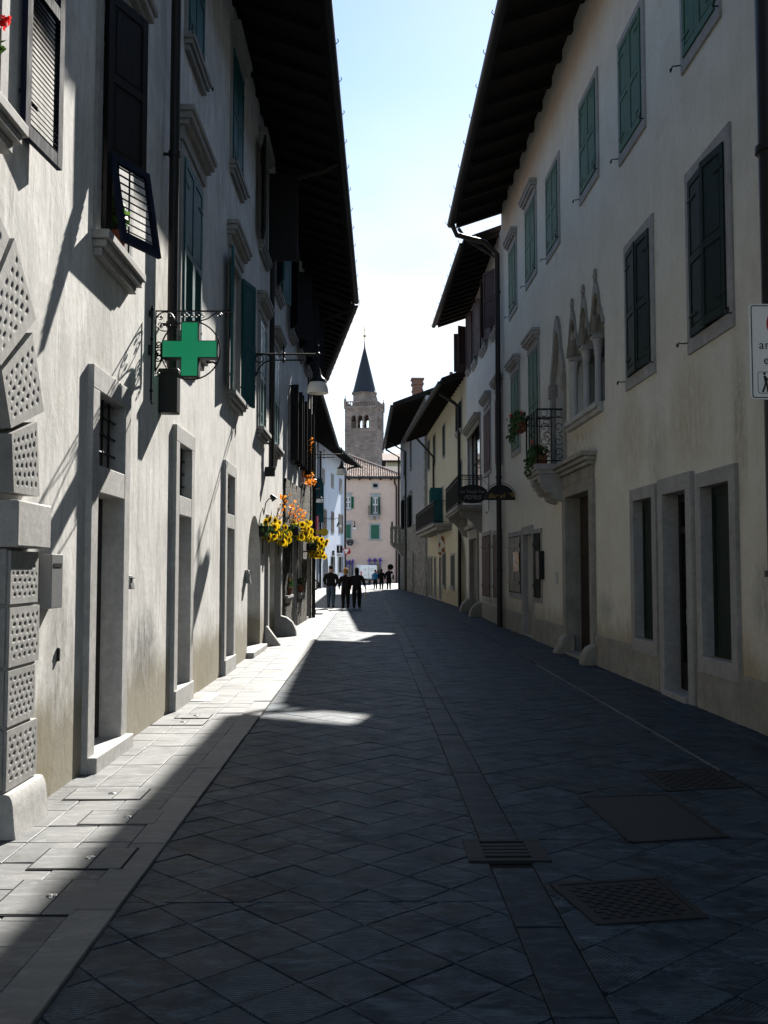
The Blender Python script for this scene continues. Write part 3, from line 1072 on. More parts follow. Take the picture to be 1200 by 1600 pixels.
# ---- bluish white house facing up the street
H4 = House('bluish white house facing the street past the bend, half in sun, with an arched doorway', (-4.12, 78), (-2.4, 91.5), 'L', 11.9, 9, M['plaster_bluewhite'])
for xl, xr, tl, tr, bl, br in ((503.5, 507, 733, 734, 756, 755), (517.5, 521, 741, 742, 762, 761), (530, 534, 749, 750, 769, 769)):
    H4.window(*H4.rect(xl, xr, tl, tr, bl, br), frame=.1, lm='grey_wood', fm='stone')
for xl, xr, tl, tr, bl, br in ((503.5, 510, 796, 797, 826, 826), (517.5, 521.5, 800, 801, 832, 831), (529.5, 535.5, 804, 805, 833, 832)):
    H4.window(*H4.rect(xl, xr, tl, tr, bl, br), frame=.1, lm='brown', fm='stone')
x0, x1, z0, z1 = H4.rect(505, 512, 866, 866, 917, 917)
H4.window(x0, x1, .05, z1, frame=.12, arch=1, rv=.3, gm='dark_room', panes=None, name='door')
for xl, xr in ((517, 523), (529, 535)):
    x0, x1, z0, z1 = H4.rect(xl, xr, 870, 870, 895, 895)
    H4.window(x0, x1, z0, z1, frame=.08, gm='dark_room', panes=(2, 2))
# shop lettering above the shop windows
vs, fs = text_mesh('BAR', .62, .02)
x, z = H4.P(520.5, 864.5)
m = MB().add(vs, fs, 0, Matrix.Translation((x, -.03, z)) @ UP)
H4.part('shop_lettering', m, M['black_paint'], smooth=False)
pipe_run(H4, 'downpipe', [(H4.len - .12, -.12, 0), (H4.len - .12, -.12, 10.9), (H4.len - .12, -.5, 11.2), (H4.len - .12, -1.4, 11.35)], .1)
pipe_run(H4, 'downpipe', [(.15, -.12, 0), (.15, -.12, 11.2)], .09)
H4.wall()
H4.roof(g_pt(H4, -2.55, 76.6, 11.35), g_pt(H4, -.75, 92.6, 11.35), .36, hooks=0)

# ================================================================== RIGHT SIDE
K1 = House('long cream house in the shade along the right side, green shutters and gothic windows', (4.10, -7), (3.78, 27.0), 'R', 12.02, 9, M['plaster_cream'])


def KD(d):
    # distance along the street -> x on the long cream house
    return K1.P(577 + 3.92 * 1500 / d, 888)[0]


def Z(H, px, py):
    return H.P(px, py)[1]


# top floor
def win_px(H, L, Rr, **k):
    """L, Rr: (x, ytop, ybottom) of the opening's two sides in the photo"""
    return H.window(*H.rect(L[0], Rr[0], L[1], Rr[1], L[2], Rr[2]), **k)


def win_c(H, px, t, b, width, **k):
    x, z1 = H.P(px, t)
    _, z0 = H.P(px, b)
    return H.window(x - width / 2, x + width / 2, z0, z1, **k)


a, z0 = K1.P(1072, 92)
b, _ = K1.P(1121, 22)
K1.window(min(a, b), max(a, b), z0, z0 + 1.78, lm='green', catch=True, frame=.13)
kw = dict(lm='green', catch=True, frame=.13)
win_px(K1, (970, 73, 239), (1003, 14, 199), **kw)
win_px(K1, (908, 164, 307), (932, 128, 271), **kw)
win_px(K1, (855.3, 281, 399), (872.5, 252, 377), **kw)
win_px(K1, (822.7, 332, 443), (837, 311, 423), hood=(.18, .16, Z(K1, 824, 326)), **kw)
win_px(K1, (796.8, 398, 492), (806.5, 373, 478), hood=(.18, .16, Z(K1, 798, 390)), **kw)
# first floor
kw = dict(lm='green_dark', catch=True, frame=.15, style='panel', sill=None)
win_px(K1, (1079, 270, 529), (1135, 236, 498), aL=2, aR=6, **kw)
win_px(K1, (981, 385, 592), (1017, 368, 570), aL=4, aR=3, **kw)
win_px(K1, (828, 556, 712), (841.5, 542, 700), lm='green', frame=.13, hood=(.2, .18, Z(K1, 828, 549)))
win_px(K1, (800.5, 592, 708), (811.5, 580, 698), lm='green', frame=.13, hood=(.2, .18, Z(K1, 800, 585)))


def ogee(x0, x1, zs, zt, n=10):
    """pointed ogee outline from the right springing over the tip to the left springing"""
    c = (x0 + x1) / 2
    w = (x1 - x0) / 2
    h = zt - zs
    half = []
    for i in range(n + 1):
        t = i / n
        # swelling lower part, then a reversed curve up to the tip
        x = w * (math.cos(t * PI / 2) ** .75) * (1 - .28 * math.sin(t * PI) ** 2)
        half.append((x, zs + h * t))
    return [(c + a, b) for a, b in half] + [(c - a, b) for a, b in half[-2::-1]]


def finial(m, x, z, y=-.06, k=1.0):
    m.ball((x, y, z + .10 * k), .075 * k, 8, 6, 0, (1, .7, 1.1))
    m.ball((x, y, z + .21 * k), .055 * k, 8, 6, 0, (1.2, .7, 1))
    m.tube([(x, y, z - .05), (x, y, z + .1 * k)], .03, 6)


def column(m, x, y, z0, z1, r):
    h = z1 - z0
    m.lathe([(r * 1.5, 0), (r * 1.5, .05), (r * 1.25, .09), (r * 1.35, .12), (r, .16), (r * .94, h - .34), (r * 1.1, h - .33), (r * 1.1, h - .30), (r, h - .29),
             (r * 1.3, h - .17), (r * 1.55, h - .10), (r * 1.5, h - .08)], (x, y, z0), 14)
    m.box(x - r * 1.7, x + r * 1.7, y - r * 1.7, y + r * 1.7, z1 - .08, z1)


# three-light gothic window
edges = [K1.P(px, 600)[0] for px in (889, 906, 924, 945)][::-1]
zb, zs, zt = 4.42, 5.72, 6.36
poly = [(edges[0], zb), (edges[3], zb)]
for i in (2, 1, 0):
    og = ogee(edges[i] + .05, edges[i + 1] - .05, zs, zt)
    poly += og
K1.holes.append((poly, .42))
m = MB()
m.box(edges[0] + .003, edges[3] - .003, .36, .40, zb + .003, zt)
for i in range(1, 3):
    m.box(edges[i] - .04, edges[i] + .04, .33, .36, zb, zs)
gw = K1.part('gothic_window', m, M['glass'], smooth=False)
for i in range(3):
    m = MB()
    og_in = ogee(edges[i] + .05, edges[i + 1] - .05, zs, zt)
    og_out = ogee(edges[i] - .02, edges[i + 1] + .02, zs, zt + .20)
    m.prism(og_out + og_in[::-1], -.04 - .002 * i, .06)
    finial(m, (edges[i] + edges[i + 1]) / 2, zt + .2, -.03, .78)
    # cusps inside the arch
    c = (edges[i] + edges[i + 1]) / 2
    for sg in (-1, 1):
        m.prism([(c + sg * .36, zs), (c + sg * .40, zs + .28), (c + sg * .20, zs + .30), (c + sg * .25, zs + .16)], .0, .07)
    K1.part('tracery_arch', m, M['stone_warm'], gw, .006)
for i in range(4):
    m = MB()
    x = edges[i] + (.06 if i == 0 else -.06 if i == 3 else 0)
    column(m, x, .13, zb, zs + .02, .066)
    K1.part('column', m, M['stone_light'], gw)
m = MB()
m.box(edges[0] - .1, edges[3] + .1, -.14, .3, zb - .09, zb)
m.box(edges[0] - .07, edges[3] + .07, -.09, .1, zb - .17, zb - .09)
K1.part('sill', m, M['stone_light'], gw, .008)
# gothic balcony door
xb, xa = K1.P(865, 600)[0], K1.P(882, 600)[0]
xa, xb = min(xa, xb), max(xa, xb)
zf = 3.74
poly = [(xa, zf), (xb, zf)] + ogee(xa, xb, 5.55, 6.5)
K1.holes.append((poly, .35))
m = MB()
m.prism(poly, .29, .33)
for k in range(1, 3):
    xx = xa + (xb - xa) * k / 3
    m.box(xx - .03, xx + .03, .265, .29, zf, 5.9)
m.box(xa + .02, xb - .02, .268, .289, 4.6, 4.7)
gd = K1.part('balcony_door', m, M['grey_wood'], smooth=False)
m = MB()
m.prism(ogee(xa - .14, xb + .14, 5.5, 6.8) + ogee(xa + .004, xb - .004, 5.5, 6.5)[::-1], -.06, .05)
m.box(xa - .15, xa + .004, -.055, .05, zf, 5.5)
m.box(xb - .004, xb + .15, -.055, .05, zf, 5.5)
m.box(xa - .18, xa + .01, -.09, .08, 5.2, 5.48)
m.box(xb - .01, xb + .18, -.09, .08, 5.2, 5.48)
K1.part('frame', m, M['stone_warm'], gd, .008)
# balcony on scrolled corbels
bx0, bx1 = KD(20.35), KD(19.0)
bp = .60
m = MB()
m.box(bx0, bx1, -bp, 0, 3.58, 3.70)
m.box(bx0 + .04, bx1 - .04, -bp + .04, 0, 3.50, 3.58)
m.box(bx0 + .08, bx1 - .08, -bp + .09, 0, 3.43, 3.50)
bal = K1.part('balcony', m, M['stone'], bevel=.01)
cor = [(0, 3.43), (-.50, 3.43), (-.50, 3.36), (-.48, 3.32), (-.46, 3.33), (-.45, 3.26), (-.42, 3.22), (-.40, 3.24), (-.36, 3.15), (-.28, 3.11), (-.24, 3.13), (-.20, 3.03), (-.12, 2.99), (0, 2.96)]
for xx in (bx0 + .12, bx1 - .36):
    m = MB()
    m.prism(cor[::-1], xx, xx + .28, axis='x')
    K1.part('corbel', m, M['stone'], bal, .008)
m = MB()
zt_ = 4.78
for a, b in (((bx0 + .03, -bp + .04), (bx1 - .03, -bp + .04)), ((bx0 + .03, -bp + .04), (bx0 + .03, 0)), ((bx1 - .03, -bp + .04), (bx1 - .03, 0))):
    for z, r in ((zt_, .018), (zt_ - .16, .011), (3.76, .014)):
        m.tube([(a[0], a[1], z), (b[0], b[1], z)], r, 6)
    L_ = math.hypot(b[0] - a[0], b[1] - a[1])
    n = max(2, int(L_ / .27))
    e = Vector((b[0] - a[0], b[1] - a[1], 0)) / L_
    for i in range(n + 1):
        p = Vector((a[0], a[1], 0)) + e * (L_ * i / n)
        m.tube([(p.x, p.y, 3.72), (p.x, p.y, zt_)], .010 if 0 < i < n else .016, 6)
        if i < n:
            c = p + e * (L_ / n / 2)
            Tm = Matrix(((e.x, 0, 0, c.x), (e.y, 0, 0, c.y), (0, 0, 1, 0), (0, 0, 0, 1)))
            for zc, a0, tn in ((4.42, -90, 1.1), (4.15, 90, -1.2), (3.92, -90, 1.2)):
                scroll(m, (0, zc), .115, a0, tn, Tm)
            scroll(m, (0, zt_ - .08), .07, 0, 1.0, Tm, shrink=.9, n=12, rad=.006)
K1.part('railing', m, M['iron'], bal)

# ground floor
kw = dict(frame=.17, proud=.05, rv=.16, fm='stone', fd=.17)
win_px(K1, (1099, 760, 1026), (1144.5, 752, 1034), lm=None, gm='dark_room', panes=None, **kw)
w = [o for o in K1.root.children if o.name.startswith('window')][-1]
x0, x1, z0, z1 = K1.rect(1099, 1144.5, 760, 752, 1026, 1034)
T = None
m = MB()
leaf_mesh(m, (x1 - x0) - .02, z1 - z0 - .02, 'one', Matrix.Translation((x0 + .01, .11, z0 + .01)))
K1.part('shutter', m, M['green_dark'], w, smooth=False)
win_px(K1, (993.5, 782, 998), (1022.5, 777, 1001), lm=None, gm='dark_room', panes=None, **kw)
w = [o for o in K1.root.children if o.name.startswith('window')][-1]
x0, x1, z0, z1 = K1.rect(993.5, 1022.5, 782, 777, 998, 1001)
m = MB()
leaf_mesh(m, (x1 - x0) - .02, z1 - z0 - .02, 'one', Matrix.Translation((x0 + .01, .11, z0 + .01)))
K1.part('shutter', m, M['green_dark'], w, smooth=False)
# shop door between them
x0, x1, z0, z1 = K1.rect(1040, 1077, 772, 766, 1084, 1097)
z0 = .08
K1.holes.append(([(x0, z0), (x1, z0), (x1, z1), (x0, z1)], .5))
m = MB()
m.box(x0 + .006, x1 - .006, .20, .22, z0, z1 - .006)
m.box(x0 + .01, x0 + .1, .16, .20, z0, z1 - .006, 1)
m.box(x1 - .1, x1 - .01, .16, .20, z0, z1 - .006, 1)
for a, b in ((z0, z0 + .35), (2.1, 2.2), (z1 - .1, z1)):
    m.box(x0 + .1, x1 - .1, .161, .20, a, b - .006, 1)
dr = K1.part('shop_door', m, [M['glass'], M['wood_black']], smooth=False)
m = MB()
f = .19
m.box(x0 - f, x0 + .004, -.06, .35, .0, z1)
m.box(x1 - .004, x1 + f, -.06, .35, .0, z1)
m.box(x0 - f, x1 + f, -.061, .351, z1 - .004, z1 + .21)
m.box(x0 + .004, x1 - .004, -.1, .34, 0, z0 + .004)
K1.part('frame', m, M['stone'], dr, .01)
m = MB()
m.box(x0 + .18, x0 + .42, .192, .199, 1.20, 1.34)
m.box(x0 + .16, x0 + .44, .192, .199, .92, 1.12, 1)
K1.part('sticker', m, [M['white_paint'], M['teal_pale_glare']], dr, smooth=False)
# main doorway with cornice
x0, x1, z0, z1 = K1.rect(887, 925, 785, 773, 1015, 1030)
z0 = .06
z1 = 3.02
K1.holes.append(([(x0, z0), (x1, z0), (x1, z1), (x0, z1)], .5))
m = MB()
m.box(x0 + .006, x1 - .006, .24, .30, z0, z1 - .006)
for i in range(2):
    for j in range(5):
        a = x0 + .1 + (x1 - x0 - .1) * i / 2
        b = z0 + .12 + j * .57
        m.box(a, a + (x1 - x0) / 2 - .14, .215, .24, b, b + .48)
dr = K1.part('door', m, M['wood_door'], bevel=.01, smooth=False)
m = MB()
m.ball((x0 + (x1 - x0) * .55, .21, 1.1), .04)
K1.part('handle', m, M['steel'], dr)
m = MB()
f = .24
m.box(x0 - f, x0 + .004, -.07, .42, .0, z1)
m.box(x1 - .004, x1 + f, -.07, .42, .0, z1)
m.box(x0 - f, x1 + f, -.071, .421, z1 - .004, z1 + .18)
m.box(x0 - f + .03, x1 + f - .03, -.05, 0, z1 + .18, z1 + .42)
for i in range(3):
    a = x0 - f + .1 + i * (x1 - x0 + 2 * f - .2) / 3
    m.box(a + .03, a + (x1 - x0 + 2 * f - .2) / 3 - .03, -.065, -.04, z1 + .22, z1 + .38)
m.box(x0 - f - .05, x1 + f + .05, -.13, 0, z1 + .42, z1 + .49)
m.box(x0 - f - .10, x1 + f + .10, -.2, 0, z1 + .49, z1 + .56)
m.box(x0 - f - .16, x1 + f + .16, -.28, 0, z1 + .56, z1 + .64)
m.box(x0 + .004, x1 - .004, -.1, .41, 0, z0 + .004)
K1.part('frame', m, M['stone_warm'], dr, .012)
# shuttered shop front at the far end
win_px(K1, (797, 840, 925), (815, 836, 927), frame=.12, lm='black_paint', style='plain', aL=0, aR=0)
x0, x1, _, z1 = K1.rect(818.5, 832, 836, 834, 980, 985)
K1.holes.append(([(x0, .05), (x1, .05), (x1, z1), (x0, z1)], .4))
m = MB()
m.box(x0 + .003, x1 - .003, .34, .38, .05, z1 - .003)
m.box(x0 + .1, x1 - .1, .32, .34, .3, 1.2)
m.box(x0 + .1, x1 - .1, .32, .34, 1.35, z1 - .15)
dr = K1.part('door', m, M['grey_wood'], smooth=False)
m = MB()
m.box(x0 - .16, x0 + .004, -.03, .1, 0, z1)
m.box(x1 - .004, x1 + .16, -.03, .1, 0, z1)
m.box(x0 - .16, x1 + .16, -.031, .1, z1 - .004, z1 + .2)
K1.part('frame', m, M['stone'], dr, .01)
w = win_px(K1, (836, 834, 932), (846, 832, 936), frame=.1, lm='green_dark', style='plain', aL=8, aR=8)
# base course
gaps = []
for h, dp in K1.holes:
    xs = [p[0] for p in h]
    if min(p[1] for p in h) < .2:
        gaps.append((min(xs) - .25, max(xs) + .25))
gaps.sort()
px_ = 0.02
for a, b in gaps + [(K1.len - .02, 0)]:
    if a > px_:
        n = max(1, int((a - px_) / 1.3))
        for i in range(n):
            m = MB().box(px_ + (a - px_) * i / n + .003, px_ + (a - px_) * (i + 1) / n - .003, -.045, .0, 0, .52)
            K1.part('base_stone', m, M['stone_warm'], bevel=.01)
    px_ = max(px_, b)
# drainpipes
xx = .13
pipe_run(K1, 'downpipe', [(xx, -.14, 0), (xx, -.14, 10.6), (xx, -.5, 10.95), (xx + .0, -1.3, 11.15), (xx + .0, -1.42, 11.45)], .075, collars=[(xx, -.14, z) for z in (1.6, 4.2, 7, 9.5)])
xx = K1.P(1219, 800, .16)[0]
pipe_run(K1, 'downpipe', [(xx, -.16, 0), (xx, -.16, 10.8), (xx, -.8, 11.2), (xx, -1.5, 11.45)], .12, collars=[(xx, -.16, z) for z in (1.6, 5.6, 9.5)])
K1.wall()
K1.roof(K1.local((2.34, 26.98, 11.42)), K1.local((2.31, -7, 11.42)), .37, sp=1.0, rb=(.15, .2), gr=.1, hooks=1.3)

# ---- narrow pale house with oxblood shutters
K2 = House('narrow pale house with oxblood shutters and a stone balcony, beside the long cream house', (3.78, 27.0), (3.86, 38.0), 'R', 11.4, 9, M['plaster_pale'])
win_px(K2, (757.5, 650, 737), (766.5, 638, 736), frame=.13, lm='redbrown', hood=(.2, .16, 6.95))
win_px(K2, (775.5, 624, 724), (784.5, 614, 720), frame=.13, lm='redbrown', hood=(.2, .16, 6.95))
win_px(K2, (731.5, 675, 775), (750.5, 657, 772), frame=.14, lm=None, panes=(3, 2), hood=(.24, .16, 6.75), fm='stone_warm', name='balcony_door')
win_px(K2, (770, 432, 520), (779, 425, 515), frame=.1, lm='brown', aL=168, aR=28, sill=(.12, .08))
win_px(K2, (753, 460, 548), (761, 452, 540), frame=.1, lm='brown', aL=168, aR=162, sill=(.12, .08))
win_px(K2, (739.5, 482, 572), (745, 474, 563), frame=.1, lm='brown', aL=165, aR=168, sill=(.12, .08))
win_c(K2, 733, 516, 578, 1.0, frame=.1, lm='brown', aL=95, aR=120, sill=(.12, .08))
kw = dict(frame=.13, lm='redbrown', style='plain')
win_px(K2, (755, 838, 931), (767, 836, 933), **kw)
win_px(K2, (772, 836, 933), (784, 834, 937), **kw)
x0, x1, _, z1 = K2.rect(736, 747, 844, 840, 940, 945)
K2.holes.append(([(x0, .05), (x1, .05), (x1, z1), (x0, z1)], .45))
m = MB().box(x0 + .003, x1 - .003, .38, .42, .05, z1 - .003)
m.box(x0 + .1, x1 - .1, .36, .38, .3, 1.1)
dr = K2.part('door', m, M['wood_door'], smooth=False)
m = MB()
f = .26
m.box(x0 - f, x0 + .004, -.07, .1, 0, z1)
m.box(x1 - .004, x1 + f, -.07, .1, 0, z1)
m.box(x0 - f, x1 + f, -.071, .1, z1 - .004, z1 + .36)
m.box(x0 - f - .1, x1 + f + .1, -.22, .0, z1 + .36, z1 + .5)
K2.part('frame', m, M['stone_warm'], dr, .01)
for a, b in ((.02, x0 - f), (x1 + f, K2.len - .02)):
    K2.part('base_stone', MB().box(a, b, -.04, 0, 0, .5), M['stone_warm'], bevel=.01)
# balcony over the doorway
bx0, bx1 = K2.P(729.5, 790)[0] - .3, K2.P(753, 790)[0] + .1
bx0, bx1 = min(bx0, bx1), max(bx0, bx1)
bp = .85
zf = Z(K2, 740, 786) - .25
m = MB()
m.box(bx0, bx1, -bp, 0, zf - .12, zf)
m.box(bx0 + .05, bx1 - .05, -bp + .05, 0, zf - .2, zf - .12)
bal = K2.part('balcony', m, M['stone_warm'], bevel=.01)
for xx in (bx0 + .15, bx1 - .45):
    m = MB()
    m.prism([(0, zf - .2), (-.72, zf - .2), (-.7, zf - .32), (-.5, zf - .4), (-.32, zf - .6), (-.2, zf - .85), (0, zf - .95)][::-1], xx, xx + .3, axis='x')
    K2.part('corbel', m, M['stone_warm'], bal, .008)


def railing(H, bal, bx0, bx1, bp, zf, h=1.0, sp=.13, mat='iron'):
    m = MB()
    for a, b in (((bx0 + .03, -bp + .04), (bx1 - .03, -bp + .04)), ((bx0 + .03, -bp + .04), (bx0 + .03, 0)), ((bx1 - .03, -bp + .04), (bx1 - .03, 0))):
        for z, r in ((zf + h, .02), (zf + h - .14, .012), (zf + .07, .014)):
            m.tube([(a[0], a[1], z), (b[0], b[1], z)], r, 6)
        L_ = math.hypot(b[0] - a[0], b[1] - a[1])
        n = max(2, int(L_ / sp))
        e = Vector((b[0] - a[0], b[1] - a[1], 0)) / L_
        for i in range(n + 1):
            p = Vector((a[0], a[1], 0)) + e * (L_ * i / n)
            m.tube([(p.x, p.y, zf), (p.x, p.y, zf + h)], .009 if 0 < i < n else .016, 5)
            if i < n and i % 2 == 0:
                c = p + e * (L_ / n / 2)
                scroll(m, (0, zf + .3), .06, 90, 1.2, Matrix(((e.x, 0, 0, c.x), (e.y, 0, 0, c.y), (0, 0, 1, 0), (0, 0, 0, 1))), n=10)
    return H.part('railing', m, M[mat], bal)


railing(K2, bal, bx0, bx1, bp, zf)
pipe_run(K2, 'downpipe', [(K2.len - .22, -.11, 0), (K2.len - .22, -.11, 10.6), (K2.len - .3, -1.0, 11.2), (K2.len - .3, -1.2, 11.5)], .05)
K2.wall()
K2.roof(K2.local((2.61, 38.2, 11.34)), K2.local((2.72, 27.42, 11.04)), .36, sp=.7)

# ---- yellow house
K3 = House('yellow house with a low eave and an iron balcony on the shaded side', (3.86, 38.0), (3.42, 56.2), 'R', 9.7, 8, M['plaster_yellow'])
win_px(K3, (714, 636, 676), (722, 628, 672), frame=.1, lm='green_dark', aL=8, aR=5, sill=(.12, .08))
win_c(K3, 694, 665, 713, .9, frame=.1, lm='green_dark')
win_c(K3, 679, 681, 726, 1.0, frame=.1, lm='green_dark')
win_c(K3, 670.5, 689, 733, 1.0, frame=.1, lm='green_dark')
x0, x1, z0, z1 = K3.rect(717, 722, 726, 722, 786, 787)
K3.window(x0, x1, z0, z1, frame=.1, lm='teal', style='panel')
x0, x1, z0, z1 = K3.rect(689.5, 692.5, 764, 762, 820, 821)
K3.window(x0, x1, z0, z1, frame=.1, lm='teal', style='panel', aL=120, aR=100, lw=.6)
x0, x1, z0, z1 = K3.rect(716, 727, 840, 838, 940, 940)
K3.window(x0, x1, .1, z1, frame=.14, arch=1, rv=.35, gm='dark_room', panes=None, name='door')
for xl, xr, t, bb in ((692, 697, 865, 914), (705, 711, 868, 916)):
    win_c(K3, (xl + xr) / 2, t, bb, 1.3, frame=.1, lm='green_dark', sill=(.12, .08))
for xl, xr in ((669.5, 672), (673.5, 676), (678.5, 682), (686.5, 690)):
    x_, z1 = K3.P((xl + xr) / 2, 872)
    K3.window(x_ - .5, x_ + .5, .1, z1, frame=.1, rv=.3, lm=None, gm='dark_room', panes=None, name='door')
# long balcony
bx0, bx1 = sorted((K3.P(672, 822)[0], K3.P(706, 822)[0]))
zf = Z(K3, 690, 824)
m = MB().box(bx0, bx1, -.85, 0, zf - .14, zf)
m.box(bx0 + .06, bx1 - .06, -.7, 0, zf - .3, zf - .14)
bal = K3.part('balcony', m, M['stone_warm'], bevel=.01)
railing(K3, bal, bx0, bx1, .85, zf)
# small gabled chimney
c = K3.local((4.1, 43.0, 0))
m = MB()
m.box(c.x - .45, c.x + .45, c.y - .3, c.y + .3, 9.0, 9.95, 0)
m.prism([(c.x - .62, 9.95), (c.x + .62, 9.95), (c.x, 10.42)], c.y - .42, c.y + .42, 1)
m.ball((c.x, c.y - .4, 10.46), .09, 8, 6, 1)
ch = K3.part('chimney', m, [M['brick'], M['tile_roof']])
pipe_run(K3, 'downpipe', [(K3.len - 1.5, -.11, 0), (K3.len - 1.5, -.11, 8.3), (K3.len - 1.5, -.3, 8.5), (K3.len - 1.5, -.9, 8.9)], .07)
pipe_run(K3, 'downpipe', [(K3.P(681, 900)[0], -.11, zf), (K3.P(681, 900)[0], -.11, 7.6), (K3.P(681, 900)[0], -1.0, 8.6)], .06)
K3.wall()
K3.roof(K3.local((2.04, 56.2, 9.05)), K3.local((2.87, 38.0, 9.05)), .38, sp=.75, gr=.11)

# ---- far white house with stone quoins
K4 = House('far white house with stone quoins, a tall brick chimney and a stone balcony', (3.36, 56.4), (2.5, 77), 'R', 11.9, 9, M['plaster_grey'])
for xl, xr, t, bb in ((630.5, 633.5, 706, 745), (640.5, 644, 690, 733)):
    win_c(K4, (xl + xr) / 2, t - 1, bb - 1, 1.0, frame=.1, lm='green_dark', sill=(.12, .08))
for xl, xr, t, bb in ((629, 634, 783, 827), (639.5, 645, 776, 824)):
    win_c(K4, (xl + xr) / 2, t - 1, bb, 1.05, frame=.12, lm='green_dark', aL=166, aR=158, hood=(.16, .1, Z(K4, (xl + xr) / 2, t) + .1))
for xl, xr in ((631, 635), (645, 649)):
    x_, z1 = K4.P((xl + xr) / 2, 863)
    K4.window(x_ - .65, x_ + .65, .1, z1, frame=.16, arch=1, rv=.35, gm='dark_room', panes=None, name='door')
m = MB()
q0 = K4.P(659, 900)[0]
gr4 = []
for h, _ in K4.holes:
    xs, zs_ = [p[0] for p in h], [p[1] for p in h]
    if min(zs_) < 2:
        gr4.append([(min(xs) - .17, .02), (max(xs) + .17, .02), (max(xs) + .17, max(zs_) + .2), (min(xs) - .17, max(zs_) + .2)])
m.prism([(.01, 0), (K4.len - .01, 0), (K4.len - .01, 4.6), (.01, 4.6)], -.05, 0, holes=gr4)
for k in range(22):
    z = 4.6 + k * .33
    w_ = 1.1 if k % 2 else .7
    m.box(K4.len - w_, K4.len, -.05, 0, z + .01, z + .32)
K4.part('stone_facing', m, M['rubble_pale'], smooth=False)
# stone balcony with balusters near its far end
bx1 = K4.P(632.5, 850)[0]
bx0 = max(.1, bx1 - 1.7)
zf = Z(K4, 629, 849)
m = MB()
m.box(bx0, bx1, -1.0, 0, zf - .14, zf)
m.prism([(0, zf - .14), (-.95, zf - .14), (-.85, zf - .3), (-.5, zf - .55), (-.25, zf - .95), (0, zf - 1.05)][::-1], bx0 + .1, bx1 - .1, axis='x')
bal = K4.part('balcony', m, M['stone_warm'], bevel=.01)
m = MB()
for xx in (bx0 + .05, bx1 - .05):
    for y in (-.95, -.64, -.33):
        m.lathe([(.07, 0), (.07, .1), (.04, .2), (.08, .45), (.045, .85), (.07, 1.0), (.07, 1.1)], (xx, y, zf), 8)
    m.box(xx - .09, xx + .09, -1.0, 0, zf + 1.1, zf + 1.22)
nb = 2
for i in range(1, nb):
    m.lathe([(.07, 0), (.07, .1), (.04, .2), (.08, .45), (.045, .85), (.07, 1.0), (.07, 1.1)], (bx0 + (bx1 - bx0) * i / nb, -.93, zf), 8)
m.box(bx0, bx1, -1.02, -.84, zf + 1.1, zf + 1.22)
m.box(bx1 - .16, bx1 + .02, -1.05, -.87, zf, zf + 1.4)
m.ball((bx1 - .07, -.96, zf + 1.5), .1, 8, 6)
K4.part('balustrade', m, M['stone_warm'], bal)
# chimney
c = K4.local(at(651, 600, 68))
c.y = max(c.y, .55)
m = MB()
m.box(c.x - .37, c.x + .37, c.y - .35, c.y + .35, 11.7, 13.35, 0)
m.box(c.x - .42, c.x + .42, c.y - .4, c.y + .4, 12.9, 13.02, 0)
m.box(c.x - .45, c.x + .45, c.y - .43, c.y + .43, 13.35, 13.5, 0)
for i in range(4):
    m.box(c.x - .4 + i * .24, c.x - .32 + i * .24, c.y - .38, c.y + .38, 13.5, 13.72, 0)
m.box(c.x - .48, c.x + .48, c.y - .46, c.y + .46, 13.72, 13.84, 1)
m.v = [Vector((v.x, v.y, v.z if v.z < 11.8 else v.z + 1.35)) for v in m.v]
K4.part('chimney', m, [M['brick'], M['tile_roof']], bevel=.01)
pipe_run(K4, 'downpipe', [(K4.P(636.5, 900)[0], -.12, 0), (K4.P(636.5, 900)[0], -.12, 10.2), (K4.P(636.5, 900)[0], -1.3, 10.9)], .07)
pipe_run(K4, 'downpipe', [(.15, -.14, 0), (.15, -.14, 10.6), (.15, -1.2, 11.2)], .08)
K4.wall()
K4.roof(K4.local((1.15, 77.4, 11.25)), K4.local((1.38, 56.4, 11.25)), .38, sp=.9, gr=.12)

# ================================================================== GROUND
g = MB().box(-700, 700, -150, 1500, -1.0, -.012).build('ground', M['ground'], smooth=False)
tag(g, kind='structure')


def clip_poly(poly, x0, x1, y0, y1):
    def cut(p, ins, inter):
        out = []
        for i in range(len(p)):
            a, b = p[i - 1], p[i]
            ia, ib = ins(a), ins(b)
            if ia != ib:
                out.append(inter(a, b))
            if ib:
                out.append(b)
        return out
    for ax, lim, sg in ((0, x0, 1), (0, x1, -1), (1, y0, 1), (1, y1, -1)):
        def ins(p): return (p[ax] - lim) * sg >= 0

        def inter(a, b):
            t = (lim - a[ax]) / (b[ax] - a[ax])
            return (a[0] + (b[0] - a[0]) * t, a[1] + (b[1] - a[1]) * t)
        poly = cut(poly, ins, inter)
        if len(poly) < 3:
            return []
    return poly


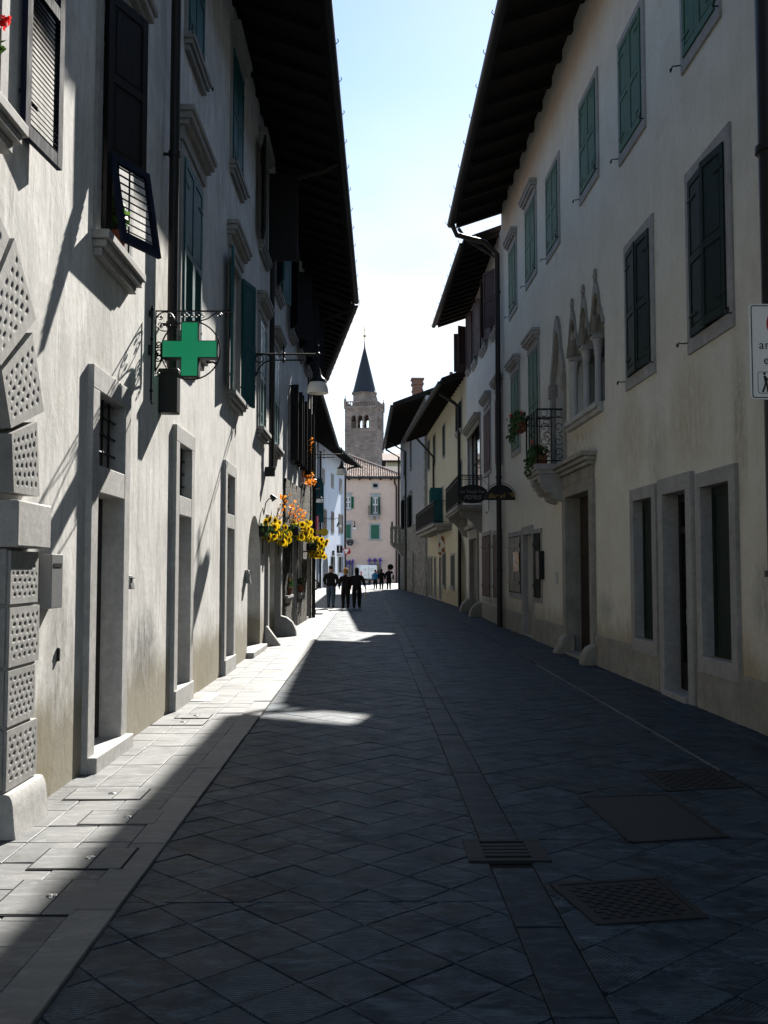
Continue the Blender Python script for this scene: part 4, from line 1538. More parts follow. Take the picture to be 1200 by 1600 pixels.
def flag(m, poly, z, gap=.003, dome=.003, jit=.0022, bev=.0035):
    """one paving flag with a worn rounded edge"""
    n = len(poly)
    area = sum(poly[i - 1][0] * poly[i][1] - poly[i][0] * poly[i - 1][1] for i in range(n)) / 2
    if abs(area) < .0015:
        return
    if area < 0:
        poly = poly[::-1]
    cx = sum(p[0] for p in poly) / n
    cy = sum(p[1] for p in poly) / n

    def shrink(d):
        out = []
        for i in range(n):
            a, b, c = Vector(poly[i - 1]), Vector(poly[i]), Vector(poly[(i + 1) % n])
            e1, e2 = (b - a), (c - b)
            if e1.length < 1e-5 or e2.length < 1e-5:
                return None
            e1.normalize()
            e2.normalize()
            n1, n2 = Vector((-e1.y, e1.x)), Vector((-e2.y, e2.x))
            k = n1 + n2
            q = max(.35, k.dot(n1))
            out.append(b + k * (d / q))
        return out
    r0, r1 = shrink(gap), shrink(gap + bev)
    if r0 is None or r1 is None:
        return
    tx, ty = random.uniform(-1, 1) * jit * 1.6, random.uniform(-1, 1) * jit * 1.6
    dz = random.uniform(-1, 1) * jit

    def H(p): return z + dz + (p[0] - cx) * tx / .4 + (p[1] - cy) * ty / .4
    vs = [(p[0], p[1], -.011) for p in r0] + [(p[0], p[1], H(p) - dome) for p in r0] + [(p[0], p[1], H(p)) for p in r1]
    fs = [tuple(range(2 * n, 3 * n))]
    for i in range(n):
        j = (i + 1) % n
        fs.append((i, j, n + j, n + i))
        fs.append((n + i, n + j, 2 * n + j, 2 * n + i))
    m.add(vs, fs)


COVERS = []   # rectangles kept free of flags


def field(m, x0, x1, y0, y1, ang, a, b, bond=0.0, z=.012, gap=.004, skew=0):
    """flags a x b laid at an angle, clipped to a rectangle"""
    ca, sa = math.cos(R(ang)), math.sin(R(ang))
    cs = [(x * ca + y * sa, -x * sa + y * ca) for x in (x0, x1) for y in (y0, y1)]
    us, vs = [c[0] for c in cs], [c[1] for c in cs]
    j = math.floor(min(vs) / b)
    while j * b < max(vs):
        sh = (j * bond) % 1.0 * a
        i = math.floor((min(us) - a) / a)
        while i * a < max(us) + a:
            u0, v0 = i * a + sh, j * b
            q = [(u0, v0), (u0 + a, v0), (u0 + a, v0 + b), (u0, v0 + b)]
            w = [(u * ca - v * sa, u * sa + v * ca) for u, v in q]
            p = clip_poly(w, x0, x1, y0, y1)
            if p:
                flag(m, p, z, gap)
            i += 1
        j += 1


# joints show as a bedding sheet under the flags
b = MB().box(-1.2, 4.3, -6, 80, -.011, 0).build('bedding', M['joint'], smooth=False)
tag(b, kind='structure')
b = MB().box(-2.6, -1.2, -6, 34, -.011, 0).build('bedding_sand', M['joint_pale'], smooth=False)
tag(b, kind='structure')

LX, CX0, CX1, RX = -1.2, .67, .905, 2.84
m = MB()
field(m, LX, CX0, -3, 4.83, 41, .295, .285, gap=.0022)
field(m, LX, CX0, 4.83, 80, 45, .295, .295, gap=.0022)
field(m, CX1, RX, -3, 5.9, 40, .35, .33, 0, gap=.0022)
field(m, CX1, RX, 5.9, 80, 33, .38, .30, .5, gap=.0022)
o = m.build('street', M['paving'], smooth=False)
tag(o, kind='structure')
m = MB()
y = 5.36
while y > -3:
    L_ = random.uniform(.75, 1.15)
    flag(m, [(CX0, y - L_), (CX1, y - L_), (CX1, y), (CX0, y)], .010, .003)
    y -= L_
y = 5.80
while y < 78:
    L_ = random.uniform(.75, 1.15)
    if True:
        flag(m, [(CX0, y), (CX1, y), (CX1, y + L_), (CX0, y + L_)], .010, .003)
    y += L_
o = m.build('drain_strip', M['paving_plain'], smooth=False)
tag(o, kind='structure')
# right footway: large slabs in courses across
m = MB()
y = -3.0
while y < 62:
    L_ = random.uniform(.42, .58)
    x = RX + .03
    while x < 3.98:
        w_ = random.uniform(.5, .95)
        e = min(3.98, x + w_)
        if 3.98 - e < .2: e = 3.98
        flag(m, [(x, y), (e, y), (e, y + L_), (x, y + L_)], .012)
        x = e
    y += L_
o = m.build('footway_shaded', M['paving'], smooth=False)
tag(o, kind='structure')
m = MB()
m.box(RX + .008, RX + .022, 7.9, 16.5, -.005, .012)
o = m.build('edging_strip', M['kerb'], smooth=False)
tag(o, kind='structure')
# left footway: slabs in three bands
covers = []
for (px, py), (wx, wy), lab in (((73, 1410), (.42, .52), 'square slab cover with steel stud, lowest of the row on the sunny footway'),
                                ((132, 1349), (.52, .40), 'inset slab cover with steel stud beside the sunlit plinth'),
                                ((192, 1284), (.50, .36), 'small inset slab cover with stud straddling the shadow line'),
                                ((168, 1247), (.55, .34), 'long inset slab cover with stud below the first sunlit doorway'),
                                ((281, 1133), (.55, .36), 'inset slab cover with stud before the second sunlit doorway'),
                                ((303, 1123), (.38, .30), 'smallest inset slab cover, last up the sunny footway')):
    p = onground(px, py)
    covers.append((p.x, p.y, wx, wy, lab))
m = MB()
bands = [(-2.36, -2.03), (-2.03, -1.71), (-1.71, -1.41)]
y = -3.0
k = 0
while y < 34:
    L_ = random.choice((.30, .36, .40, .44))
    for bi, (a, c) in enumerate(bands):
        if random.random() < .16 and bi < 2:
            continue_two = True
        r = (a, c, y, y + L_)
        flag(m, [(a, y), (c, y), (c, y + L_), (a, y + L_)], .024, .003)
    y += L_
    k += 1
o = m.build('footway', M['sidewalk'], smooth=False)
tag(o, kind='structure')
m = MB()
y = -3.0
while y < 34:
    L_ = random.uniform(1.0, 1.5)
    flag(m, [(-1.41, y), (LX, y), (LX, y + L_), (-1.41, y + L_)], .030, .002, .006)
    y += L_
o = m.build('kerb', M['kerb'], smooth=False)
tag(o, kind='structure')
for x, y, wx, wy, lab in covers:
    t = empty('inspection_cover', (x, y, .026), 0, lab, 'inspection cover', 'stone inspection covers in the footway')
    MB().box(-wx / 2, wx / 2, -wy / 2, wy / 2, -.004, .0025).build('cover_recess', M['joint'], t, smooth=False)
    mm = MB()
    mm.box(-wx / 2 + .012, wx / 2 * .25 - .004, -wy / 2 + .012, wy / 2 - .012, 0, .006)
    mm.box(wx / 2 * .25 + .004, wx / 2 - .012, -wy / 2 + .012, wy / 2 - .012, 0, .006)
    mm.build('cover_slab', M['sidewalk'], t, .002, smooth=False)
    MB().lathe([(.028, 0), (.027, .004), (.018, .008), (.0, .009)], (wx * .06, 0, .006), 14).build('stud', M['chrome'], t)
# far paving past the bend
m = MB()
m.box(-9, LX - .002, 34.0, 92, -.011, .006)
m.box(-60, 60, 92, 112, -.011, .006)
o = m.build('pavement', M['sidewalk'], smooth=False)
tag(o, kind='structure')
m = MB()
m.box(LX, 9, 80, 92, -.011, .005)
o = m.build('crossing', M['sidewalk'], smooth=False)
tag(o, kind='structure')

# drain grate and manhole covers
c0, c1 = onground(733, 1351), onground(855, 1316)
x0, x1, y0, y1 = c0.x, onground(863, 1351).x, c0.y, c1.y
t = empty('drain_grate', ((x0 + x1) / 2, (y0 + y1) / 2, .012), 0, 'slotted iron drain grate set across the channel strip', 'drain grate')
hx, hy = (x1 - x0) / 2, (y1 - y0) / 2
mm = MB()
mm.box(-hx, hx, -hy, -hy + .05, -.01, .010)
mm.box(-hx, hx, hy - .05, hy, -.01, .010)
mm.box(-hx, -hx + .10, -hy + .05, hy - .05, -.01, .010)
mm.box(hx - .10, hx, -hy + .05, hy - .05, -.01, .010)
for i in range(1, 5):
    yy = -hy + .05 + (2 * hy - .1) * i / 5
    mm.box(-hx + .1, hx - .1, yy - .025, yy + .025, -.01, .009)
mm.build('frame', M['castiron'], t, .003, smooth=False)
MB().box(-hx + .02, hx - .02, -hy + .02, hy - .02, -.012, .002).build('sump', M['dark_room'], t, smooth=False)


def manhole(pts, lab, mat, pat, frame=True):
    """pts: photo pixels of the four corners"""
    w = [onground(*p) for p in pts]
    c = sum(w, Vector()) / 4
    t = empty('manhole_cover', (c.x, c.y, .013), 0, lab, 'manhole cover', None)
    q = [Vector((p.x - c.x, p.y - c.y, 0)) for p in w]
    m = MB()
    up = Vector((0, 0, .004))
    m.hexa([p + Vector((0, 0, -.02)) for p in q] + [p + up for p in q])
    m.build('cover', M[mat], t, .002, smooth=False)
    m = MB()

    def S(u, v):
        return (q[0] * (1 - u) + q[1] * u) * (1 - v) + (q[3] * (1 - u) + q[2] * u) * v
    n = pat
    if n:
        for i in range(n):
            for j in range(n):
                if (i + j) % 2: continue
                u, v = .06 + .88 * i / n, .06 + .88 * j / n
                d = .88 / n * .92
                b4 = [S(u, v), S(u + d, v), S(u + d, v + d), S(u, v + d)]
                m.hexa([p + up * .9 for p in b4] + [p + up * 2.1 for p in b4])
        m.build('tread', M[mat], t, smooth=False)
    if frame:
        m = MB()
        for i in range(4):
            a, b_ = q[i], q[(i + 1) % 4]
            e = (b_ - a).normalized()
            nn = Vector((e.y, -e.x, 0)) * .035
            m.hexa([a, b_, b_ + nn + e * .03, a + nn - e * .03] + [p + Vector((0, 0, .0075)) for p in (a, b_, b_ + nn + e * .03, a + nn - e * .03)])
        m.build('frame', M['castiron'], t, smooth=False)
    return t


manhole([(938, 1446), (1092, 1436), (1025, 1379), (872, 1389)], 'dark cast iron cover with a raised square tread, nearest the camera on the right', 'castiron', 12)
manhole([(990, 1318), (1128, 1310), (1040, 1246), (912, 1250)], 'smooth grey steel cover plate between the two treaded iron covers', 'plate', 0)
manhole([(1044, 1238), (1155, 1232), (1112, 1205), (1010, 1211)], 'small dark iron cover beside the shaded footway', 'castiron', 10)
manhole([(815, 1034), (856, 1034), (848, 1029), (809, 1029)], 'low iron cover in front of the corniced doorway', 'castiron', 0, False)
manhole([(700, 984), (735, 984), (729, 979.5), (696, 979.5)], 'far iron cover at the foot of the narrow pale house', 'castiron', 0, False)
manhole([(632, 978), (670, 978), (668, 974.5), (632, 974.5)], 'thin iron cover far up the channel strip', 'castiron', 0, False)
manhole([(795, 996), (830, 996), (822, 990), (790, 990)], 'dark doormat sized iron cover by the shuttered shop door', 'castiron', 0, False)
# doormat inlay with letters
p = onground(306, 1092)
t = empty('doorstep_mat', (p.x, p.y, .026), 0, 'cream stone mat inlaid in the footway before the third sunlit doorway', 'doormat')
MB().box(-.34, .26, -.42, .42, 0, .005).build('mat', M['stone_light'], t, .002, smooth=False)
mm = MB()
for i in range(9):
    mm.box(-.18, .1, -.30 + i * .066, -.272 + i * .066, .005, .0065)
mm.build('worn_mark', M['stone'], t, smooth=False)

# ================================================================== STREET LAMPS
def lamp_proto():
    """bracket at the wall (origin), arm along +x, lamp hanging at its end"""
    t = empty('street_lamp', (0, 0, 0))
    m = MB()
    m.tube([(0, 0, -.55), (0, 0, .12)], .022, 8)
    m.tube([(0, 0, 0), (1.18, 0, 0)], .02, 8)
    m.tube([(.02, 0, -.42), (.08, 0, -.28), (.18, 0, -.16), (.34, 0, -.115), (.95, 0, -.115)], .015, 7)
    m.tube([(.09 + .075 * math.cos(R(a)), 0, -.09 + .075 * math.sin(R(a))) for a in range(0, 360, 24)], .013, 6, closed=True)
    m.tube([(.55, 0, -.17), (.55, 0, .10)], .016, 7)
    for z in (-.115, 0):
        m.ball((.55, 0, z), .034, 8, 6)
    m.tube([(.0, 0, -.36), (.17, 0, -.36)], [.012, .004], 6)
    m.lathe([(.012, 0), (.02, .05), (.006, .10)], (.55, 0, .09), 8)
    m.box(-.03, .02, -.05, .05, -.6, -.45)
    m.box(-.03, .02, -.05, .05, .05, .16)
    m.build('bracket', M['iron'], t)
    m = MB()
    m.tube([(1.2, 0, -.28), (1.2, 0, .14)], .02, 8)
    m.lathe([(.008, 0), (.026, .03), (.012, .06), (.022, .09), (.004, .15)], (1.2, 0, .13), 8)
    m.ball((1.2, 0, 0), .045, 8, 6)
    m.tube([(1.2, 0, 0), (1.33, 0, 0)], [.014, .004], 6)
    m.lathe([(.03, -.30), (.035, -.26), (.05, -.30), (.055, -.36), (.085, -.42), (.13, -.47), (.16, -.5), (.165, -.54), (.16, -.545)], (1.2, 0, 0), 18)
    m.build('lamp_hood', M['iron'], t)
    m = MB()
    m.lathe([(.155, -.545), (.185, -.60), (.20, -.68), (.205, -.745), (.195, -.75), (.19, -.68), (.175, -.61), (.14, -.56)], (1.2, 0, 0), 22)
    m.build('lamp_shade', M['lamp_glass'], t)
    return t


lp = lamp_proto()
GL = 'iron bracket lamps'
lamps = [(18.1, H1, 5.72, 1.0, 'nearest iron bracket lamp with white shade, beside the teal shutters'),
         (35.0, H3, 5.82, 1.0, 'second iron bracket lamp, hanging against the pale pink gable'),
         (54.0, H3b, 6.1, 1.0, 'third bracket lamp, above the round yellow sign'),
         (80.5, H4, 5.85, 1.0, 'small far bracket lamp on the bluish white wall')]
for i, (d, H, z, k, lab) in enumerate(lamps):
    o = lp if i == 0 else copy_tree(lp)
    fx = H.M @ Vector((H.X(d), -.04, z))
    o.location = fx
    o.rotation_euler = (0, 0, R(0))
    tag(o, lab, 'street lamp', GL)

# ================================================================== PHARMACY CROSS
cw = H1.M @ Vector((H1.X(9.8), 0, 0))
M['cross_green'] = m_emit('green_light_panel', (.004, .30, .13), .17)
t = empty('pharmacy_cross', (cw.x, cw.y, 3.89), 0, 'lit green pharmacy cross in an iron ring on a scrolled wall bracket', 'pharmacy sign')
c0 = 0.43
a_, b_ = .285, .092
cr = [(b_, a_), (-b_, a_), (-b_, b_), (-a_, b_), (-a_, -b_), (-b_, -b_), (-b_, -a_), (b_, -a_), (b_, -b_), (a_, -b_), (a_, b_), (b_, b_)]
m = MB()
m.prism([(c0 + x, z) for x, z in cr], -.06, .06)
m.build('cross_case', M['black_paint'], t, .006, smooth=False)
sh = [(x - math.copysign(.010, x), z - math.copysign(.010, z)) for x, z in cr]
for y0, y1 in ((-.064, -.058), (.058, .064)):
    MB().prism([(c0 + x, z) for x, z in sh], y0, y1).build('light_panel', M['cross_green'], t, smooth=False)
m = MB()
m.tube([(c0 + .305 * math.cos(R(a)), 0, .305 * math.sin(R(a))) for a in range(0, 360, 10)], .008, 6, closed=True)
m.tube([(.03, 0, -.52), (.03, 0, .46)], .010, 6)
m.tube([(.07, 0, -.22), (.07, 0, .41), (.86, 0, .41)], .010, 6)
m.tube([(.86, 0, .41), (.84, 0, .36), (.80, 0, .36), (.80, 0, .385)], .006, 5)
for z in (-.42, .12, .43):
    m.ball((.03, 0, z), .02, 8, 6)
m.tube([(.03, 0, -.52), (.04, 0, -.56), (.055, 0, -.55)], .007, 5)
I4 = Matrix.Identity(4)
m.tube([(.165 + .10 * math.cos(R(a)), 0, .30 + .10 * math.sin(R(a))) for a in range(0, 360, 15)], .007, 5, closed=True)
for sx in (.12, .21):
    for sz in (.255, .345):
        scroll(m, (sx, sz), .035, 90 if sx < .15 else 270, 1.1, I4, rad=.005)
        m.ball((sx, 0, sz), .012, 6, 5)
m.tube([(.07, 0, .02), (.12, 0, .06), (.14, 0, .0), (.12, 0, -.06), (.07, 0, -.03)], .008, 5)
for z in (.06, -.02, -.08):
    scroll(m, (.10, z), .04, 200, 1.3, I4, rad=.007)
m.tube([(.07, 0, -.22), (.12, 0, -.13), (.16, 0, -.06)], .009, 5)
scroll(m, (.095, -.245), .03, 120, 1.4, I4, rad=.006)
m.tube([(.50, 0, .30), (.60, 0, .33), (.70, 0, .40)], .007, 5)
scroll(m, (.72, .37), .03, 0, 1.3, I4, rad=.006)
for k in range(5):
    scroll(m, (c0 - .08 + k * .05, .36), .024, 90, 1.3, I4, rad=.005)
m.tube([(.60, 0, -.13), (.66, 0, -.12), (.70, 0, -.145)], .012, 5)
m.box(.0, .035, -.03, .03, -.05, .05)
m.box(.0, .035, -.03, .03, .35, .41)
m.build('bracket', M['iron'], t)

# ================================================================== WALL FITTINGS
def wallbox(H, d, z, w, h, p, mat, name, lab, cat, group=None, slope=.0, tilt=0):
    o = H.M @ Vector((KD(d) if H is K1 else H.X(d), 0, z))
    t = empty(name, o, H.root.rotation_euler.z, lab, cat, group)
    m = MB()
    m.hexa([(-w / 2, -p, -h / 2), (w / 2, -p, -h / 2), (w / 2, 0, -h / 2), (-w / 2, 0, -h / 2),
            (-w / 2, -p * (1 - slope), h / 2), (w / 2, -p * (1 - slope), h / 2), (w / 2, 0, h / 2), (-w / 2, 0, h / 2)])
    m.build('case', M[mat], t, .006, smooth=False)
    m = MB()
    m.box(-w * .36, w * .36, -p - .004, -p + .02, h * .26, h * .33)
    m.build('slot', M['black_paint'], t, smooth=False)
    return t


wallbox(H1, 6.82, 1.56, .24, .38, .09, 'box_steel', 'letter_box', 'grey steel letter box on the sunlit wall beside the rusticated portal', 'letter box')
wallbox(H1, 9.08, 1.52, .12, .13, .06, 'box_steel', 'letter_box', 'small angled steel letter box right of the first sunlit doorway', 'letter box', slope=.4)
wallbox(H1, 17.35, 1.50, .20, .24, .10, 'box_steel', 'letter_box', 'dark steel letter box just before the round arched doorway', 'letter box', slope=.4)
wallbox(H1, 7.12, 1.02, .03, .10, .02, 'castiron', 'bell_plate', 'narrow dark bell plate low on the sunlit wall near the portal', 'bell plate')
t = wallbox(K1, 21.7, 1.72, .42, .62, .12, 'black_paint', 'menu_box', 'black menu box on the cream wall beside the shuttered shop', 'menu box')
t = wallbox(K1, 20.0, 1.45, .10, .26, .05, 'steel', 'intercom', 'slim steel intercom left of the corniced doorway', 'intercom')
# floodlight on an iron elbow
o = H1.M @ Vector((H1.X(20.1), 0, 3.12))
t = empty('floodlight', o, H1.root.rotation_euler.z, 'small grey floodlight on an iron elbow above the arched doorway', 'floodlight')
MB().tube([(0, 0, -.35), (0, -.04, -.1), (.02, -.10, -.02), (.02, -.16, 0)], .011, 6).build('bracket', M['iron'], t)
m = MB()
m.lathe([(.03, -.06), (.06, .03), (.07, .07), (.06, .07)], (0, 0, 0), 12, 0, Matrix.Translation((.02, -.18, .02)) @ Matrix.Rotation(R(140), 4, 'X'))
m.build('lamp_head', M['plate'], t)


# guard stones by the doorways
def guard(H, d, lab, prof, wx, grp, mat='stone_light', off=0):
    t = empty('guard_stone', H.M @ Vector((H.X(d) if H.side == 'L' else (KD(d) if H is K1 else H.o.y - d), 0, .005)), H.root.rotation_euler.z)
    m = MB()
    m.prism(prof, -wx / 2, wx / 2, axis='x')
    m.build('stone_block', M[mat], t, .03)
    tag(t, lab, 'guard stone', grp)
    return t


GS = 'stone guards at the foot of the doorways'
p1 = [(0, 0), (0, .42), (-.05, .44), (-.10, .36), (-.34, .04), (-.34, 0)]
p2 = [(.2, 0), (.2, .50), (-.06, .50), (-.20, .46), (-.34, .34), (-.42, .16), (-.44, 0)]
guard(H1, 20.45, 'low wedge-shaped guard stone just past the arched doorway', p1, .26, GS)
guard(H1, 23.42, 'big rounded guard stone at the foot of the sunflower shop portal', p2, .34, GS, 'stone')
p3 = [(.1, 0), (.1, .36), (-.1, .36), (-.16, .30), (-.19, .18), (-.26, .08), (-.30, 0)]
p4 = [(0, 0), (0, .34), (-.08, .36), (-.20, .30), (-.28, .16), (-.30, 0)]
guard(K1, 18.95, 'moulded guard stone at the far jamb of the corniced doorway', p3, .34, GS, 'stone_warm')
guard(K1, 16.55, 'rounded guard stone at the near jamb of the corniced doorway', p4, .30, GS, 'stone_warm')
for d, lab in ((32.6, 'rounded guard stone on the near side of the narrow house doorway'), (36.3, 'rounded guard stone on the far side of the narrow house doorway')):
    t = guard(K2, d, lab, p2, .4, GS, 'stone_warm')


# ================================================================== FLOWERS
def leaf_clump(m, c, r, n, size, flat=1.0, seed=0):
    rd = random.Random(seed)
    for i in range(n):
        d = Vector((rd.gauss(0, 1), rd.gauss(0, 1), rd.gauss(0, 1) * flat))
        d = d.normalized() * (rd.random() ** .5)
        p = Vector(c) + Vector((d.x * r[0], d.y * r[1], d.z * r[2]))
        a = Vector((rd.gauss(0, 1), rd.gauss(0, 1), rd.gauss(0, .7))).normalized()
        b = a.orthogonal().normalized()
        b = (b * math.cos(rd.random() * 6) + a.cross(b) * math.sin(rd.random() * 6)).normalized()
        cc = a.cross(b)
        s = size * rd.uniform(.6, 1.25)
        m.add([p - b * s * .5, p - b * s * .1 + cc * s * .36, p + b * s * .55 + a * s * .12, p - b * s * .1 - cc * s * .36], [(0, 1, 2, 3)])


def sunflower_mesh():
    m = MB()
    n = 17
    for ring, (l, tilt) in enumerate(((1.0, .12), (.86, .3))):
        for k in range(n):
            a = 2 * PI * (k + ring * .5) / n
            d = Vector((math.cos(a), 0, math.sin(a)))
            q = Vector((-math.sin(a), 0, math.cos(a)))
            f = Vector((0, -1, 0))
            r0, r1, r2 = .026, .075, .125 * l
            m.add([d * r0 - q * .007, d * r1 - q * .017 + f * .012 * tilt, d * r2 + f * .04 * tilt, d * r1 + q * .017 + f * .012 * tilt, d * r0 + q * .007], [(0, 1, 2, 3, 4)], 0)
    m.lathe([(.042, 0), (.041, .014), (.030, .022), (.0, .024)], (0, 0, 0), 14, 1, Matrix.Rotation(PI / 2, 4, 'X'))
    m.lathe([(.03, -.03), (.06, -.012), (.05, 0)], (0, 0, 0), 10, 2, Matrix.Rotation(PI / 2, 4, 'X'))
    return m


sf0 = None


def sunflower_box(H, d0, d1, z, p, n, lab, seed, hang=.34, dp=.15, out=.22):
    global sf0
    rd = random.Random(seed)
    xc = (H.X(d0) + H.X(d1)) / 2
    L_ = H.X(d1) - H.X(d0)
    t = empty('flower_box', H.M @ Vector((xc, -p, z)), H.root.rotation_euler.z, lab, 'flower box', 'sunflower boxes over the shop front')
    m = MB()
    m.box(-L_ / 2, L_ / 2, -dp, dp, -.16, .06)
    for sx in (-L_ * .35, L_ * .35):
        m.box(sx - .015, sx + .015, dp * .3, p, -.20, -.16)
        m.box(sx - .015, sx + .015, p - .02, p, -.5, -.16)
    m.build('planter', M['wood_black'], t, .006, smooth=False)
    m = MB()
    for k in range(int(L_ * 3) + 1):
        xx = -L_ / 2 + L_ * k / int(L_ * 3)
        leaf_clump(m, (xx, -.04, .02), (.2, dp + .05, .18), 20, .10, .8, seed * 31 + k)
    m.build('foliage', M['leaf_deep'], t, smooth=False)
    for i in range(n):
        x = rd.uniform(-L_ / 2, L_ / 2)
        u = rd.random() ** .8
        y = dp * .4 - (dp * 1.2 + out) * rd.random() * (1 - .3 * u)
        zz = .24 - .46 * u * (hang / .34)
        if sf0 is None:
            o = sunflower_mesh().build('sunflower', [M['petal_yellow'], M['seed'], M['leaf']], t, smooth=False)
            sf0 = o
        else:
            o = sf0.copy()
            COL.objects.link(o)
            o.parent = t
        o.location = (x, y, zz)
        s = rd.uniform(.62, .88)
        o.scale = (s, s, s)
        o.rotation_euler = (rd.uniform(-.5, .25), rd.uniform(0, 6), rd.uniform(-1.3, .2))
    return t


sunflower_box(H1, 19.2, 23.8, 2.44, .10, 84, 'long dark box of sunflowers over the shop portal of the white house', 3, .34, .09, .12)
sunflower_box(H2, 24.7, 28.4, 2.66, .20, 95, 'box crowded with sunflowers on the stone house front', 4)
sunflower_box(H2, 28.6, 31.6, 2.34, .34, 80, 'farthest and lowest sunflower box, overhanging the pavement', 5, .42)


def creeper(H, x, z, spread, n, lab, name, drop, seed, leafmat, cat, size=.13, p=.16, per=4):
    rd = random.Random(seed)
    t = empty(name, H.M @ Vector((x, -p, z)), H.root.rotation_euler.z, lab, cat)
    ms, ml = MB(), MB()
    for i in range(n):
        x0 = rd.uniform(-spread, spread)
        pts = [Vector((x0 * .6, p - .02, 0))]
        for k in range(5):
            pts.append(pts[-1] + Vector((rd.uniform(-.10, .10) + x0 * .12, rd.uniform(-.10, .03), drop / 5 * rd.uniform(.6, 1.4))))
        ms.tube(pts, .006, 4)
        for q in pts[1:]:
            leaf_clump(ml, q, (.10, .09, .10), per, size, 1, rd.randint(0, 99999))
    ms.build('stems', M['stem'], t)
    ml.build('foliage', M[leafmat], t, smooth=False)
    return t


creeper(H2, H2.X(29.6), 4.9, .6, 7, 'orange creeper spilling from an upper window of the stone house', 'creeper', -.65, 21, 'leaf_orange', 'creeper', .12, .2, 3)
creeper(H2, H2.X(29.2), 4.75, .3, 3, 'bright orange creeper sprig standing up beside the arched window', 'creeper', .75, 22, 'leaf_orange', 'creeper', .13, .25, 2)
creeper(H2, H2.X(26.6), 2.85, 1.9, 16, 'thin orange vine sprays above the sunflower box on the stone wall', 'vine', .40, 23, 'leaf_orange', 'vine', .085, .2, 2)
creeper(H1, H1.X(22.9), 2.75, .6, 7, 'pale orange vine sprig above the shop portal of the white house', 'vine', .62, 24, 'leaf_orange', 'vine', .085, .12, 1)
for H, d, z, lab, mat, seed in ((H2, 25.2, 1.0, 'pot of small red flowers on the nearer stone sill under the sunflowers', 'petal_red', 31), (H2, 28.3, 1.0, 'dark leafy pot on the farther stone sill under the sunflowers', 'leaf', 32)):
    t = empty('flower_pot', H.M @ Vector((H.X(d), -.05, z - .045)), H.root.rotation_euler.z, lab, 'flower pot', 'pots on the stone sills')
    MB().lathe([(.07, 0), (.10, .16), (.11, .16), (.11, .2), (.09, .2)], (0, 0, 0), 12).build('pot', M['terracotta_pot'], t)
    m = MB()
    leaf_clump(m, (0, 0, .3), (.22, .16, .14), 60, .09, 1, seed)
    m.build('foliage', M['leaf'], t, smooth=False)
    m = MB()
    leaf_clump(m, (0, 0, .36), (.2, .16, .1), 16, .07, 1, seed + 1)
    m.build('blossom', M[mat], t, smooth=False)
# geranium at the edge of the first window
p = H1.M @ Vector((H1.X(5.62), -.05, 4.425))
t = empty('geranium', p, 0, 'red geranium on the sill of the window with the open navy louvre shutter', 'geranium')
MB().lathe([(.06, 0), (.09, .15), (.10, .15), (.10, .18), (.08, .18)], (-.05, -.1, 0), 12).build('pot', M['terracotta_pot'], t)
m = MB()
leaf_clump(m, (-.05, -.1, .32), (.13, .13, .13), 50, .08, 1, 41)
m.build('foliage', M['leaf'], t, smooth=False)
m = MB()
leaf_clump(m, (.03, .02, .52), (.05, .05, .05), 40, .04, 1, 42)
m.build('blossom', M['petal_red'], t, smooth=False)
# plant behind the propped flap
p = H1.M @ Vector((H1.X(8.45), -.02, 4.46))
t = empty('potted_plant', p, 0, 'bright green pot plant behind the propped dark shutter flap', 'pot plant')
MB().lathe([(.06, 0), (.09, .15), (.10, .15), (.10, .18), (.08, .18)], (0, 0, 0), 12).build('pot', M['terracotta_pot'], t)
m = MB()
leaf_clump(m, (0, -.01, .33), (.14, .1, .22), 110, .075, 1, 43)
m.build('foliage', M['leaf_light'], t, smooth=False)

# balcony flowers
def geranium_box(H, x, y, z, L_, lab, seed, rot=0):
    t = empty('flower_box', H.M @ Vector((x, y, z)), H.root.rotation_euler.z + rot, lab, 'flower box', 'geranium boxes on the iron balcony')
    m = MB()
    m.box(-L_ / 2, L_ / 2, -.10, .10, -.10, .09)
    m.build('planter', M['terracotta_pot'], t, .01, smooth=False)
    m = MB()
    for k in range(5):
        leaf_clump(m, (-L_ / 2 + L_ * k / 4, -.06, .12), (.2, .2, .2), 60, .09, 1, seed + k)
        leaf_clump(m, (-L_ / 2 + L_ * k / 4, -.16, -.14), (.14, .1, .22), 26, .08, 1, seed + 20 + k)
    m.build('foliage', M['leaf'], t, smooth=False)
    m = MB()
    rd = random.Random(seed)
    for k in range(5):
        leaf_clump(m, (rd.uniform(-L_ / 2, L_ / 2), rd.uniform(-.25, .1), rd.uniform(.1, .36)), (.04, .04, .04), 16, .04, 1, seed + 50 + k)
    m.build('blossom', M['petal_red'], t, smooth=False)


geranium_box(K1, KD(20.75), -.62, 4.66, .62, 'red geranium box hung outside the far end of the balcony rail', 61)
geranium_box(K1, KD(19.7), -.42, 3.82, .8, 'trailing geranium box standing on the balcony floor', 62)

# ================================================================== HANGING SIGNS
def sign_bracket(t, z0, z1, arm, scl=True):
    m = MB()
    m.tube([(0, 0, z0), (0, 0, z1)], .012, 6)
    m.tube([(0, 0, z1 - .08), (-arm, 0, z1 - .08)], .011, 6)
    m.tube([(0, 0, z1 - .38), (-.22, 0, z1 - .1)], .008, 5)
    scroll(m, (-.06, z0 - .04), .04, 90, 1.4, I4)
    scroll(m, (.0, z1 + .04), .04, -90, 1.4, I4)
    return m


